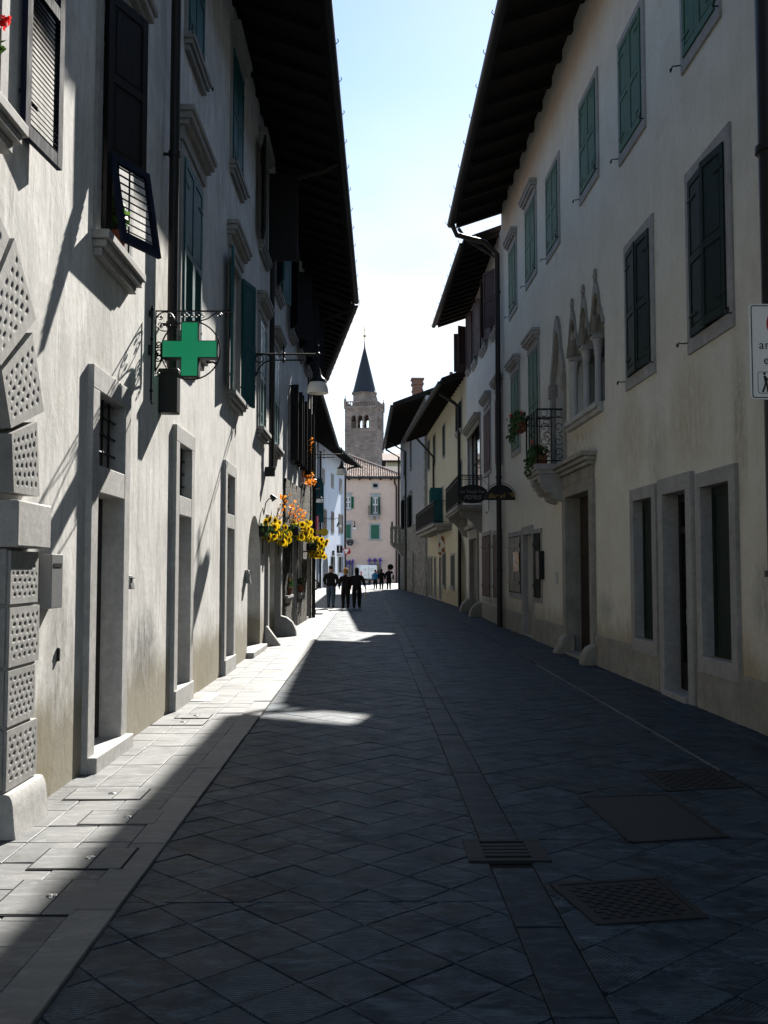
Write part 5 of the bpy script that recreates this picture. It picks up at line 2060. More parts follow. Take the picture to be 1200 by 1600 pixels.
# oval sign
o = K2.M @ Vector((K2.o.y - 30.3, 0, 0))
t = empty('oval_sign', (o.x - .02, o.y, 4.0), 0, 'black oval hanging sign with grey lettering on a scrolled bracket', 'hanging sign')
zc = at(748, 772, 30.3).z - 4.0
m = sign_bracket(t, zc - .55, zc + .62, .98)
for sx in (-.75, -.25):
    m.tube([(sx, 0, zc + .54), (sx, 0, zc + .28)], .006, 5)
m.build('bracket', M['iron'], t)
m = MB()
el = [(-.52 + .50 * math.cos(R(a)), zc + .30 * math.sin(R(a))) for a in range(0, 360, 10)]
m.prism(el, -.02, .02)
m.build('sign_board', M['black_paint'], t, .006)
m = MB()
vs, fs = text_mesh('La Vecje Fur', .155, .002, .25)
m.add(vs, fs, 0, Matrix.Translation((-.52, -.023, zc + .08)) @ UP)
vs, fs = text_mesh('PEPRIS', .19, .002, .3)
m.add(vs, fs, 0, Matrix.Translation((-.52, -.023, zc - .11)) @ UP)
m.build('lettering', M['grey_letter'], t, smooth=False)
# half-round sign
o = K1.M @ Vector((KD(25.6), 0, 0))
zc = at(798, 781, o.y).z
t = empty('arched_sign', (o.x, o.y, zc), 0, 'black half-round hanging sign with gold scroll lettering behind the drainpipe', 'hanging sign')
m = MB()
half = [(-.40 + .39 * math.cos(R(a)), .40 * math.sin(R(a))) for a in range(0, 181, 9)]
m.prism(half, -.02, .02)
m.build('sign_board', M['black_paint'], t, .005)
m = MB()
m.tube([(-.40 + .425 * math.cos(R(a)), 0, .44 * math.sin(R(a))) for a in range(0, 181, 9)], .010, 6)
m.tube([(.02, 0, .06), (.02, 0, -.52)], .010, 6)
m.tube([(-.82, 0, 0), (.02, 0, 0)], .010, 6)
m.ball((.02, 0, -.46), .022, 6, 5)
m.build('bracket', M['iron'], t)
m = MB()
vs, fs = text_mesh('Bar all', .17, .002, .35)
m.add(vs, fs, 0, Matrix.Translation((-.50, -.023, .10)) @ UP)
m.tube([(-.18 + .13 * k / 12 * 1.4, -.024, .14 + .045 * math.sin(k / 12 * 7)) for k in range(13)], .010, 5)
scroll(m, (-.07, .12), .06, 40, 1.5, Matrix.Translation((0, -.024, 0)), rad=.009)
m.build('lettering', M['gold_paint'], t, smooth=False)
# poster on the shop shutter
x0, x1, z0, z1 = K1.rect(806.5, 815, 863, 862, 893, 893)
t = empty('poster', K1.M @ Vector(((x0 + x1) / 2, -.075, (z0 + z1) / 2)), K1.root.rotation_euler.z, 'colourful small poster on the black shop shutters', 'poster')
tp = NT('poster_print')
v = tp.coord((14, 14, 9))
vo = tp.n('ShaderNodeTexVoronoi', Scale=1.0)
tp.l(v, vo.inputs['Vector'])
sp_ = tp.n('ShaderNodeSeparateColor')
tp.l(vo.outputs['Color'], sp_.inputs[0])
tp.set(tp.ramp(sp_.outputs[1], [(0, (.10, .16, .4)), (.35, (.5, .12, .04)), (.6, (.6, .35, .08)), (1, (.6, .58, .5))]), .5)
MB().box(-(x1 - x0) / 2, (x1 - x0) / 2, -.006, .006, -(z1 - z0) / 2, (z1 - z0) / 2).build('poster_sheet', tp.mat, t, smooth=False)
# traffic notice near the camera
ys = 8.0
p0, p1 = at(1170, 475, ys), at(1173, 624, ys)
w_, h_ = .62, p0.z - p1.z
t = empty('road_notice', (p0.x, ys, p1.z), 0, 'white road notice with red disc, black lettering and a hand-cart symbol, on a wall arm', 'road sign')
m = MB()


def rrect(x0, x1, z0, z1, r, n=6):
    return [(x1 - r + r * math.cos(R(a)), z1 - r + r * math.sin(R(a))) for a in range(0, 91, 90 // n)] + [(x0 + r + r * math.cos(R(a)), z1 - r + r * math.sin(R(a))) for a in range(90, 181, 90 // n)] + \
        [(x0 + r + r * math.cos(R(a)), z0 + r + r * math.sin(R(a))) for a in range(180, 271, 90 // n)] + [(x1 - r + r * math.cos(R(a)), z0 + r + r * math.sin(R(a))) for a in range(270, 361, 90 // n)]


m.prism(rrect(0, w_, 0, h_, .03), -.004, .012)
m.build('sign_plate', M['white_paint'], t, smooth=False)
m = MB()
m.prism(rrect(.012, w_ - .012, .012, h_ - .012, .024), -.0065, -.0035, holes=[rrect(.020, w_ - .020, .020, h_ - .020, .018)])
m.prism(rrect(.06, w_ - .06, .05, .235, .02), -.0065, -.0035, holes=[rrect(.064, w_ - .064, .054, .231, .018)])


def word(txt, x, z, size, mm, align='CENTER', ext=.0015):
    vs, fs = text_mesh(txt, size, ext, align=align, spacing=1.1)
    mm.add(vs, fs, 0, Matrix.Translation((x, -.0055, z)) @ UP)


word('ammesso', .076, h_ - .355, .105, m, 'LEFT')
word('ed anche', .112, h_ - .485, .105, m, 'LEFT')
# figure pushing a cart
for seg in ([(.115, .20), (.13, .15), (.115, .10), (.10, .062)], [(.13, .15), (.14, .11), (.145, .062)], [(.118, .19), (.15, .165), (.18, .155)]):
    m.tube([(a, -.006, b) for a, b in seg], .008, 6)
m.tube([(.12, -.006, .195), (.13, -.006, .145)], .012, 6)
m.ball((.118, -.006, .218), .012, 10, 6, 0, (1, .3, 1))
m.tube([(.18, -.006, .155), (.21, -.006, .11)], .006, 6)
m.prism([(.20, .13), (.30, .17), (.33, .12), (.22, .095)], -.0062, -.004)
m.prism(arc(.215, .075, .018, 0, 360, 14)[:-1], -.0062, -.004)
m.prism(arc(.31, .085, .022, 0, 360, 14)[:-1], -.0062, -.004)
m.build('lettering', M['black_paint'], t, smooth=False)
m = MB()
m.prism(arc(.31, h_ - .17, .165, 0, 360, 40)[:-1], -.0065, -.0035)
m.build('red_disc', M['red_paint'], t, smooth=False)
m = MB()
m.prism(arc(.31, h_ - .17, .115, 0, 360, 40)[:-1], -.0095, -.0065)
m.build('disc_centre', M['white_paint'], t, smooth=False)
m = MB()
for z in (.12, h_ - .12):
    m.tube([(.1, .03, z), (3.92 - p0.x, .03, z)], .022, 8)
m.build('wall_arm', M['steel'], t)

# yellow key-shaped sign
o = H3.M @ Vector((H3.X(41), 0, 0))
pz = at(500, 831.5, 41).z
t = empty('yellow_sign', (o.x, 41, pz), 0, 'flat yellow sign of a bar ending in a disc, sticking out above the sunflowers', 'shop sign')
k = 41 / F
xr = at(506.5, 831, 41).x - o.x
m = MB()
m.prism([(.05, -3.4 * k), (xr - .1, -2.9 * k), (xr - .1, 2.9 * k), (.05, 3.4 * k)], -.02, .02)
m.build('sign_arm', M['yellow_paint'], t, smooth=False)
m = MB()
m.prism(arc(xr, 0, 6.2 * k, 0, 360, 28)[:-1], -.024, .024)
m.build('sign_disc', M['yellow_paint'], t, smooth=False)
# pink and white hanging banner
yb = 62.0
pa, pb = at(490, 806, yb), at(498, 847, yb)
t = empty('banner', (pa.x, yb, pb.z), 0, 'crimson and white cloth banner hanging behind the yellow sign', 'banner')
Wb, Hb = pb.x - pa.x, pa.z - pb.z
mA, mB_ = MB(), MB()
for i in range(9):
    a, b = Wb * i / 9, Wb * (i + 1) / 9
    ya, yb_ = .06 * math.sin(i * 1.3), .06 * math.sin((i + 1) * 1.3)
    mm = (mB_ if i in (1, 2, 6) else mA)
    zz = Hb * (.05 * math.sin(i * .9) + .04)
    mm.add([(a, ya, zz), (b, yb_, zz), (b, yb_, Hb), (a, ya, Hb), (a, ya + .012, zz), (b, yb_ + .012, zz), (b, yb_ + .012, Hb), (a, ya + .012, Hb)],
           [(0, 1, 2, 3), (4, 5, 6, 7), (0, 1, 5, 4), (3, 2, 6, 7), (0, 3, 7, 4), (1, 2, 6, 5)])
mA.build('cloth', M['pink_cloth'], t, smooth=False)
mB_.build('white_stripe', M['white_paint'], t, smooth=False)
MB().tube([(-.5, .02, Hb + .02), (Wb + .05, .02, Hb + .02)], .025, 6).build('pole', M['iron'], t)
# tobacconist T sign on a grey post
yb = 86.0
pc = at(528.6, 857.5, yb)
t = empty('tobacconist_sign', (pc.x, yb, 0), 0, 'square black sign with a white T on a grey post', 'shop sign')
MB().tube([(0, .06, 0), (0, .06, pc.z + .3)], .06, 10).build('post', M['steel'], t)
k = yb / F
cx_ = at(530.6, 857, yb).x - pc.x
m = MB()
m.box(cx_ - 4.6 * k, cx_ + 4.6 * k, -.06, .0, pc.z - 6.4 * k, pc.z + 6.4 * k)
m.build('sign_box', M['black_paint'], t, .01, smooth=False)
m = MB()
word('T', cx_, pc.z + .03, .85, m, ext=.006)
for v in m.v: v.y -= .06
m.build('lettering', M['white_paint'], t, smooth=False)
m = MB()
m.box(cx_ - 4.4 * k, cx_ + 3 * k, -.05, .0, pc.z - 12.0 * k, pc.z - 7.2 * k)
m.build('lower_plate', M['white_paint'], t, smooth=False)
m = MB()
word('TABACCHI', cx_ - .04, pc.z - 9.6 * k, .10, m, ext=.004)
for v in m.v: v.y -= .05
m.build('plate_lettering', M['black_paint'], t, smooth=False)
# give way triangle
yb = 88.0
pc = at(541, 862.5, yb)
k = yb / F
t = empty('give_way_sign', (pc.x, yb, 0), 0, 'inverted white triangle road sign with a red border on a post', 'road sign')
MB().tube([(-3.5 * k, .06, 0), (-3.5 * k, .06, pc.z + .4)], .045, 8).build('post', M['steel'], t)
tri = [(-6.6 * k, pc.z + 5.6 * k), (6.6 * k, pc.z + 5.6 * k), (0, pc.z - 6.2 * k)]
MB().prism(tri, -.02, .0).build('red_border', M['red_paint'], t, smooth=False)
cxx, czz = 0, pc.z + 1.7 * k
MB().prism([(cxx + (a - cxx) * .66, czz + (b - czz) * .66) for a, b in tri], -.03, -.02).build('white_centre', M['white_paint'], t, smooth=False)
m = MB()
m.prism(arc(3.2 * k, pc.z + .4 * k, 3.9 * k, 0, 360, 24)[:-1], .02, .05)
m.build('rear_disc', M['red_paint'], t, smooth=False)
# rust and white painted board hung from the balcony
yb = 46.5
t = empty('painted_board', (0, yb, 0), 0, 'rust and white cut-out board hanging under the iron balcony of the yellow house', 'hanging board')
k = yb / F


def pxpoly(pts, y):
    return [(at(a, b, y).x, at(a, b, y).z) for a, b in pts]


m = MB().prism(pxpoly([(684, 833), (690, 836), (694, 842), (704, 841), (709, 843), (711, 860), (704, 867), (699, 862), (690, 868), (683, 861)], yb), -.02, .02)
m.build('white_board', M['white_paint'], t, smooth=False)
m = MB()
for pts in ([(690, 836), (694, 840), (695, 852), (692, 846), (689, 842)], [(686, 846), (688, 850), (687, 856), (685, 853)], [(697, 845), (700, 844), (701, 852), (699, 858), (696, 853)], [(704, 843), (708, 845), (709, 853), (706, 849)],
            [(690, 858), (694, 855), (697, 859), (693, 863), (690, 862)], [(701, 864), (709, 860), (711, 863), (707, 868), (704, 867)], [(684, 863), (690, 863), (689, 868), (686, 867)]):
    m.prism(pxpoly(pts, yb), -.035, -.02)
m.build('rust_patch', M['rust_paint'], t, smooth=False)
m = MB()
for px in (686, 707):
    a = at(px, 828, yb)
    m.tube([(a.x, 0, a.z + .1), (at(px, 842, yb).x, 0, at(px, 842, yb).z)], .012, 5)
m.build('hanger', M['iron'], t)
# pavement stand beyond the stone house
p = onground(489, 961)
t = empty('sign_stand', (p.x + .05, p.y, .01), 0, 'leaning grey sign stand with a dark foot at the far corner of the stone house', 'sign stand')
MB().box(-.22, .30, -.12, .12, 0, .06).build('foot', M['castiron'], t, .01)
m = MB()
m.tube([(.05, 0, .05), (-.10, .1, .75), (-.12, .12, 1.0)], .018, 6)
m.build('rod', M['steel'], t)
m = MB()
m.tube([(-.02 + .17 * math.cos(R(a)), .1, 1.05 + .17 * math.sin(R(a))) for a in range(0, 360, 20)], .03, 6, closed=True)
m.build('ring', M['castiron'], t)

# ================================================================== PEOPLE
M['skin'] = m_paint('skin', (.50, .29, .20), .6, .1)


def cloth(name, c):
    return m_paint(name, c, .9, .4, .3)


M['jacket_black'] = cloth('black_jacket', (.012, .012, .014))
M['jacket_brown'] = cloth('dark_brown_jacket', (.020, .015, .014))
M['jeans'] = cloth('blue_jeans', (.055, .085, .125))
M['trousers'] = cloth('black_trousers', (.010, .010, .011))
M['blue_top'] = cloth('bright_blue_jacket', (.03, .24, .50))
M['green_bag'] = cloth('olive_bag', (.05, .06, .035))
M['shoe'] = cloth('dark_shoe', (.012, .010, .009))
M['hair_dark'] = cloth('dark_hair', (.012, .009, .007))
M['hair_blond'] = cloth('blond_hair', (.42, .20, .07))
M['bag_pale'] = cloth('pale_bag', (.40, .38, .33))


def person(px, py, h, lab, top, legs, hair, hairlen=.0, stride=.1, head_turn=0, armL=None, armR=None, rz=0, lean=0, hairr=1.0, jacket=.86):
    p = onground(px, py)
    k = h / 1.76
    verts, edges, rad = [], [], []

    def J(x, y, z, r, par=None, ry=None):
        verts.append(Vector((x, y, z)) * k)
        rad.append((r * k, (ry or r) * k))
        if par is not None:
            edges.append((par, len(verts) - 1))
        return len(verts) - 1
    pel = J(0, 0, .95, .205, None, .155)
    wai = J(0, .0, 1.10, .205, pel, .15)
    che = J(0, -.005, 1.30, .235, wai, .165)
    nb = J(0, -.01, 1.455, .115, che, .10)
    ne = J(0, .0, 1.525, .075, nb)
    h1 = J(0, .015, 1.595, .095, ne, .105)
    h2 = J(0, .015, 1.675, .108, h1, .118)
    J(0, .01, 1.755, .07, h2)
    for sg, arm in ((-1, armL), (1, armR)):
        arm = arm or ((.255, -.03, 1.14), (.265, .05, .90))
        sh = J(sg * .20, -.01, 1.395, .10, che)
        el = J(sg * arm[0][0], arm[0][1], arm[0][2], .080, sh)
        wr = J(sg * arm[1][0], arm[1][1], arm[1][2], .056, el)
        d = (Vector(arm[1]) - Vector(arm[0])).normalized()
        d = Vector((sg * d.x, d.y, d.z))
        b = Vector((sg * arm[1][0], arm[1][1], arm[1][2]))
        pa = b + d * .075
        pl = J(pa.x, pa.y, pa.z, .045, wr, .03)
        fw = Vector((0, 1, 0)) - d * d.y
        fw = fw.normalized() if fw.length > .1 else Vector((1, 0, 0))
        for q, ln in ((-.027, .062), (-.009, .078), (.009, .082), (.027, .072)):
            f1 = pa + d * .03 + fw * q
            i1 = J(f1.x, f1.y, f1.z, .010, pl)
            f2 = f1 + d * ln * .6 + Vector((-sg * .008, 0, 0))
            i2 = J(f2.x, f2.y, f2.z, .009, i1)
            f3 = f2 + d * ln * .5 + Vector((-sg * .02, 0, 0))
            J(f3.x, f3.y, f3.z, .007, i2)
        f1 = b + d * .035 + fw * .035
        i1 = J(f1.x, f1.y, f1.z, .011, wr)
        f2 = f1 + d * .035 + fw * .022
        J(f2.x, f2.y, f2.z, .009, i1)
    for sg, st in ((-1, stride), (1, -stride)):
        hp = J(sg * .105, 0, .86, .145, pel, .15)
        kn = J(sg * .10, st * .55 + .02, .49, .098, hp)
        an = J(sg * .10, st - (.05 if st < 0 else 0), .10 if st >= 0 else .13, .070, kn)
        J(sg * .11, st + .13 - (.03 if st < 0 else 0), .04, .060, an, .045)
    me = bpy.data.meshes.new('person')
    me.from_pydata([tuple(v) for v in verts], edges, [])
    o = bpy.data.objects.new('person', me)
    COL.objects.link(o)
    sk = o.modifiers.new('skin', 'SKIN')
    sk.use_smooth_shade = True
    sk.branch_smoothing = .6
    if not me.skin_vertices:
        me.attributes.new  # skin layer is made by the modifier below
    layer = me.skin_vertices[0].data if me.skin_vertices else None
    if layer is None:
        bm = bmesh.new()
        bm.from_mesh(me)
        bm.verts.layers.skin.verify()
        bm.to_mesh(me)
        bm.free()
        layer = me.skin_vertices[0].data
    for i, r in enumerate(rad):
        layer[i].radius = r
        layer[i].use_root = (i == 0)
    ss = o.modifiers.new('smooth', 'SUBSURF')
    ss.levels = ss.render_levels = 2
    dg = bpy.context.evaluated_depsgraph_get()
    nm = bpy.data.meshes.new_from_object(o.evaluated_get(dg))
    o.modifiers.clear()
    o.data = nm
    bpy.data.meshes.remove(me)
    nm.materials.clear()
    for mt in ('skin', top, legs, 'shoe'):
        nm.materials.append(M[mt])
    for f in nm.polygons:
        c = f.center / k
        f.use_smooth = True
        dist_arm = abs(c.x) > .17 and c.z < 1.38
        if c.z > 1.49: mi = 0
        elif c.z < .085: mi = 3
        else:
            mi = 1 if c.z > jacket else 2
            if abs(c.x) > .155:
                for sg, arm in ((-1, armL), (1, armR)):
                    arm = arm or ((.255, -.03, 1.14), (.265, .05, .90))
                    b = Vector((sg * arm[1][0], arm[1][1], arm[1][2]))
                    e = Vector((sg * arm[0][0], arm[0][1], arm[0][2]))
                    if c.x * sg > 0:
                        t_ = (c - e).dot(b - e) / (b - e).length_squared
                        if t_ > 1.0 and (c - b).length < .25: mi = 0
                        elif (c.z < jacket and (c - b).length < .13): mi = 1
        f.material_index = mi
    o.location = (p.x, p.y, .014)
    o.rotation_euler = (0, 0, rz)
    tag(o, lab, 'person', 'people walking up the street')
    # hair
    m = MB()
    hr = hairr
    vs, fs = [], []
    N, K = 16, 9
    for i in range(K):
        a = PI * .62 * i / (K - 1)
        for j in range(N):
            b = 2 * PI * j / N
            back = .5 - .5 * math.sin(b)
            aa = a * (.72 + .36 * back)
            x = math.sin(aa) * math.cos(b) * .098 * hr
            y = math.sin(aa) * math.sin(b) * .106 * hr
            z = math.cos(aa) * .108 * hr
            if hairlen and i > K - 4 and back > .25:
                z -= hairlen * (i - K + 4) / 3 * back
            vs.append(Vector((x, y + .008, z + 1.675)) * k)
    for i in range(K - 1):
        for j in range(N):
            l = (j + 1) % N
            fs.append((i * N + j, i * N + l, (i + 1) * N + l, (i + 1) * N + j))
    fs.append(tuple(range(N)))
    m.add(vs, fs)
    m.build('hair', M[hair], o)
    # face
    m = MB()
    m.ball((0, .108 * k, 1.655 * k), .014 * k, 6, 5, 0, (.8, 1.1, 1.5))
    for sg in (-1, 1):
        m.ball((sg * .088 * k, .01 * k, 1.655 * k), .022 * k, 6, 5, 0, (.4, .8, 1.3))
        m.ball((sg * .032 * k, .094 * k, 1.678 * k), .011 * k, 6, 5, 1)
    m.ball((0, .098 * k, 1.615 * k), .02 * k, 6, 5, 2, (1.2, .5, .35))
    m.build('face', [M['skin'], M['white_paint'], M['redbrown']], o)
    return o, k


elb = ((.285, -.03, 1.13), (.22, .12, .98))
elb2 = ((.265, .02, 1.13), (.275, .12, .93))
person(517, 950.5, 1.74, 'man in a black jacket and blue jeans walking away, leftmost of the three walkers', 'jacket_black', 'jeans', 'hair_dark', 0, .14, armL=elb, armR=elb, jacket=.92)
person(540, 951.5, 1.62, 'woman with short blond hair in dark clothes walking away', 'jacket_brown', 'trousers', 'hair_blond', .05, .10, armL=elb2, armR=elb, rz=R(5), hairr=1.22, jacket=.80)
pw, kw_ = person(557.5, 951.5, 1.66, 'woman with long dark hair in black, carrying a pale bag in her right hand', 'jacket_black', 'trousers', 'hair_dark', .22, -.12, armL=elb2, rz=R(-6), armR=((.30, -.02, 1.15), (.36, .04, .93)), jacket=.84)
hand = pw.location + Vector((.375, .05, .83)) * kw_
t = empty('carrier_bag', hand, 0, 'pale carrier bag hanging from the hand of the dark-haired woman', 'bag')
m = MB()
m.hexa([(-.05, -.14, -.38), (.05, -.14, -.38), (.05, .14, -.38), (-.05, .14, -.38), (-.025, -.11, -.10), (.025, -.11, -.10), (.025, .11, -.10), (-.025, .11, -.10)])
m.build('sack', M['bag_pale'], t, .02)
m = MB()
m.tube([(0, -.09, -.11), (0, -.04, -.01), (0, 0, .01), (0, .04, -.01), (0, .09, -.11)], .007, 5)
m.build('handles', M['bag_pale'], t)
person(586.5, 921, 1.52, 'child in a bright blue jacket walking in the far group', 'blue_top', 'trousers', 'hair_dark', 0, .12, jacket=.9)
person(596, 922, 1.60, 'dark-clothed woman in the middle of the far group', 'jacket_black', 'trousers', 'hair_dark', .18, .16, jacket=.6)
pw, kw_ = person(607.5, 921.5, 1.70, 'tall dark walker at the right of the far group, with a bundle on the shoulder', 'jacket_black', 'trousers', 'hair_dark', 0, .13,
                 armR=((.30, .05, 1.30), (.20, .12, 1.48)), jacket=.88)
pos = pw.location + Vector((.13, .04, 1.66))
t = empty('round_bundle', pos, 0, 'big round dark bundle carried on the shoulder of the far walker', 'bundle')
m = MB()
m.ball((0, 0, .08), .23, 16, 12, 0, (1, .9, .95))
rd = random.Random(5)
m.v = [v * (1 + .06 * rd.uniform(-1, 1)) for v in m.v]
m.build('bundle_cloth', M['jacket_black'], t)
t = empty('shoulder_bag', pw.location + Vector((.30, -.02, 1.2)), 0, 'olive bag hanging at the side of the far walker', 'bag')
m = MB()
m.box(-.03, .10, -.12, .12, -.42, -.05)
m.build('sack', M['green_bag'], t, .05)
m = MB()
m.tube([(.03, 0, -.06), (-.02, -.02, .12), (-.12, -.02, .22)], .012, 5)
m.build('strap', M['green_bag'], t)

# ================================================================== VAN
vy = 99.0
t = empty('parked_van', (-.05, vy, .006), R(9), 'white delivery van seen from behind in front of the pink house', 'van')
M['van_white'] = m_paint('van_white', (.74, .74, .73), .25, .06, .02)
m = MB()
prof = [(0, .38), (0, 1.85), (.06, 1.98), (3.1, 2.0), (3.55, 1.92), (4.05, 1.25), (4.75, 1.08), (4.9, .8), (4.9, .38)]
m.prism(prof, -.86, .86, axis='x')
m.build('body', M['van_white'], t, .07)
m = MB()
for sx in (-.42, .42):
    m.box(sx - .33, sx + .33, -.012, .02, 1.28, 1.74)
m.build('rear_window', M['van_white'], t, .02)
m = MB()
m.box(-.9, .9, -.08, .1, .40, .60)
m.build('bumper', M['black_paint'], t, .03)
for sx in (-.79, .79):
    MB().box(sx - .06, sx + .06, -.02, .06, .85, 1.35).build('tail_light', M['red_paint'], t, .015)
MB().box(-.28, .28, -.095, -.08, .50, .60).build('number_plate', M['grey_letter'], t, .004)
MB().box(-.012, .012, -.006, .02, .62, 1.84).build('door_seam', M['black_paint'], t, smooth=False)
MB().box(-.14, .02, -.03, .02, 1.0, 1.04).build('handle', M['black_paint'], t, .004)
m = MB()
vs, fs = text_mesh('f', .42, .003, .2)
m.add(vs, fs, 0, Matrix.Translation((-.42, -.016, 1.48)) @ UP)
for a, b, z in ((.10, .62, 1.56), (.10, .45, 1.42), (-.5, -.3, .92), (.2, .45, .92)):
    m.box(a, b, -.016, .0, z, z + .035)
m.build('door_marking', M['grey_letter'], t, smooth=False)
for sx in (-.78, .70):
    for y in (.85, 3.9):
        wl = MB()
        Tm = Matrix.Translation((sx, y, .33)) @ Matrix.Rotation(PI / 2, 4, 'Y')
        wl.lathe([(.20, 0), (.31, .0), (.33, .03), (.33, .15), (.31, .18), (.20, .18)], (0, 0, -.09), 20, 0, Tm)
        wo = wl.build('wheel', M['black_paint'], t)
        MB().lathe([(.05, -.01), (.19, .0), (.20, .03), (.20, .16), (.05, .17)], (0, 0, -.08), 16, 0, Tm).build('rim', M['steel'], wo)
for sx in (-.869, .862):
    MB().box(min(sx, sx + .008), max(sx, sx + .008), 2.6, 3.6, 1.25, 1.8).build('side_window', M['glass'], t, smooth=False)

# ================================================================== PINK HOUSE
P1 = House('pink house with green shutters and terracotta roof closing the end of the street', (-10.5, 110), (3.62, 110), 'L', 12.35, 14, M['plaster_pink'])


def pr(xl, xr, t_, b_, **k):
    return P1.window(*P1.rect(xl, xr, t_, t_, b_, b_), **k)


pr(539.5, 548.5, 776, 795, frame=.14, fm='stone_light', lm='green_bright', aL=170, aR=165, style='louvre', gm='white_paint', panes=None, sill=(.12, .1), hood=(.14, .2, P1.P(545, 773)[1]))
pr(582, 591, 776.5, 803, frame=.16, fm='stone_light', lm='green_bright', aL=128, aR=128, style='louvre', gm='white_paint', panes=None, hood=(.16, .3, P1.P(585, 774)[1]), name='balcony_door')
pr(579.5, 592.5, 820, 842, frame=.2, fm='stone_light', lm='green_bright', style='panel', sill=(.18, .28))
pr(538.5, 548, 819.5, 841, frame=.14, fm='stone_light', lm='green_bright', style='panel', sill=(.14, .1), hood=(.1, .2, P1.P(545, 817)[1]))
pr(583, 590, 756, 761.5, frame=.16, fm='stone_light', gm='dark_room', panes=None, name='attic_vent')
pr(576, 595, 881, 904, frame=.12, fm='stone_light', gm='glass', panes=(3, 2))
pr(540, 552, 881, 908, frame=.12, fm='stone_light', gm='glass', panes=(2, 2))
# white casements inside the open windows
for wn, (xl, xr, t_, b_) in zip([o for o in P1.root.children if o.name.startswith(('window', 'balcony_door'))][:2], ((539.5, 548.5, 776, 795), (582, 591, 776.5, 803))):
    x0, x1, z0, z1 = P1.rect(xl, xr, t_, t_, b_, b_)
    m = MB()
    for i in range(2):
        a = x0 + (x1 - x0) * i / 2 + .05
        b_ = a + (x1 - x0) / 2 - .1
        for lo, hi in ((.12, .5), (.6, .9)):
            m.box(a + .03, b_ - .03, .155, .170, z0 + (z1 - z0) * lo, z0 + (z1 - z0) * hi)
    P1.part('pane', m, M['glass'], wn, smooth=False)
x0, x1, z0, z1 = P1.rect(575.5, 594.5, 791, 791, 805.5, 805.5)
m = MB().box(x0, x1, -.75, 0, z0 - .12, z0)
m.box(x0 + .25, x0 + .5, -.55, 0, z0 - .5, z0 - .12)
m.box(x1 - .5, x1 - .25, -.55, 0, z0 - .5, z0 - .12)
bal = P1.part('balcony', m, M['stone_light'], bevel=.01)
railing(P1, bal, x0, x1, .75, z0, h=z1 - z0, sp=.09)
pipe_run(P1, 'downpipe', [(P1.P(619.5, 860)[0], -.12, .0), (P1.P(619.5, 860)[0], -.12, 11.0), (P1.P(616.5, 760)[0], -.3, 11.5), (P1.P(616.5, 750)[0], -.55, 12.0)], .10, 'brown')
# roof with rows of barrel tiles
m = MB()
ex0, ex1, ey, ez = -.7, P1.len + .55, -.6, 11.95
TT, sl = 8.6, .40


def tmax(x):
    return max(0.0, min(TT, (ex1 - x) * TT / 6.9, (x - ex0) * TT / 6.9 + 2))


x = ex0
cw_ = .26
while x < ex1 - .1:
    tm = tmax(x + cw_ / 2)
    n = max(1, int(tm / .40))
    for r_ in range(n):
        t0, t1 = tm * r_ / n, tm * (r_ + 1) / n + .05
        ring0, ring1 = [], []
        jz = random.uniform(-.008, .012)
        for q in range(5):
            a = PI * q / 4
            dx = cw_ * .5 - cw_ * .40 * math.cos(a)
            dz = .105 * math.sin(a)
            ring0.append((x + dx, ey + t0, ez + .16 + t0 * sl + dz + .03 + jz))
            ring1.append((x + dx * .96, ey + t1, ez + .16 + t1 * sl + dz + jz))
        m.add(ring0 + ring1, [(i, i + 1, 6 + i, 5 + i) for i in range(4)] + [(0, 1, 2, 3, 4)])
    x += cw_
tiles = (m, None)
mr = MB()
q = [Vector((ex0, ey, ez)), Vector((ex1, ey, ez)), Vector((ex1, ey + 17, ez)), Vector((ex0, ey + 17, ez))]
a, b = Vector((ex0 + 5.5, ey + TT, ez + TT * sl)), Vector((ex1 - 6.9, ey + TT, ez + TT * sl))
dz = Vector((0, 0, .14))
mr.add([p + dz for p in q] + [a + dz, b + dz] + q, [(0, 1, 5, 4), (1, 2, 5), (2, 3, 4, 5), (3, 0, 4), (6, 7, 1, 0), (7, 8, 2, 1), (8, 9, 3, 2), (9, 6, 0, 3), (9, 8, 7, 6)])
ro = P1.part('roof', mr, M['wood_dark'], smooth=False)
tm_ = NT('barrel_tiles')
geo = tm_.n('ShaderNodeNewGeometry')
cc = tm_.ramp(geo.outputs['Random Per Island'], [(0, (.13, .075, .06)), (.4, (.30, .18, .135)), (.75, (.46, .32, .25)), (1, (.60, .50, .42))])
cc = tm_.mix(tm_.ramp(tm_.noise(tm_.coord(), 3, 8, .7), [(.45, 0), (.7, .6)]), cc, (.12, .085, .07))
tm_.set(cc, .9, spec=.2)
m.build('tile_course', tm_.mat, ro)
m = MB()
m.tube([(ex1, ey, ez + .25), (b.x, b.y, b.z + .3), (a.x, a.y, a.z + .3)], .13, 8)
m.build('ridge_tile', tm_.mat, ro)
for i in range(13):
    xx = ex0 + .5 + (ex1 - ex0 - 1) * i / 12
    mm = MB().box(xx - .09, xx + .09, ey + .08, .1, ez - .18, ez - .002)
    mm.build('rafter', M['wood_dark'], ro, smooth=False)
m = MB().tube([(ex0, ey - .05, ez + .02), (ex1, ey - .05, ez + .02)], .09, 8)
P1.part('gutter', m, M['gutter'])
P1.wall()
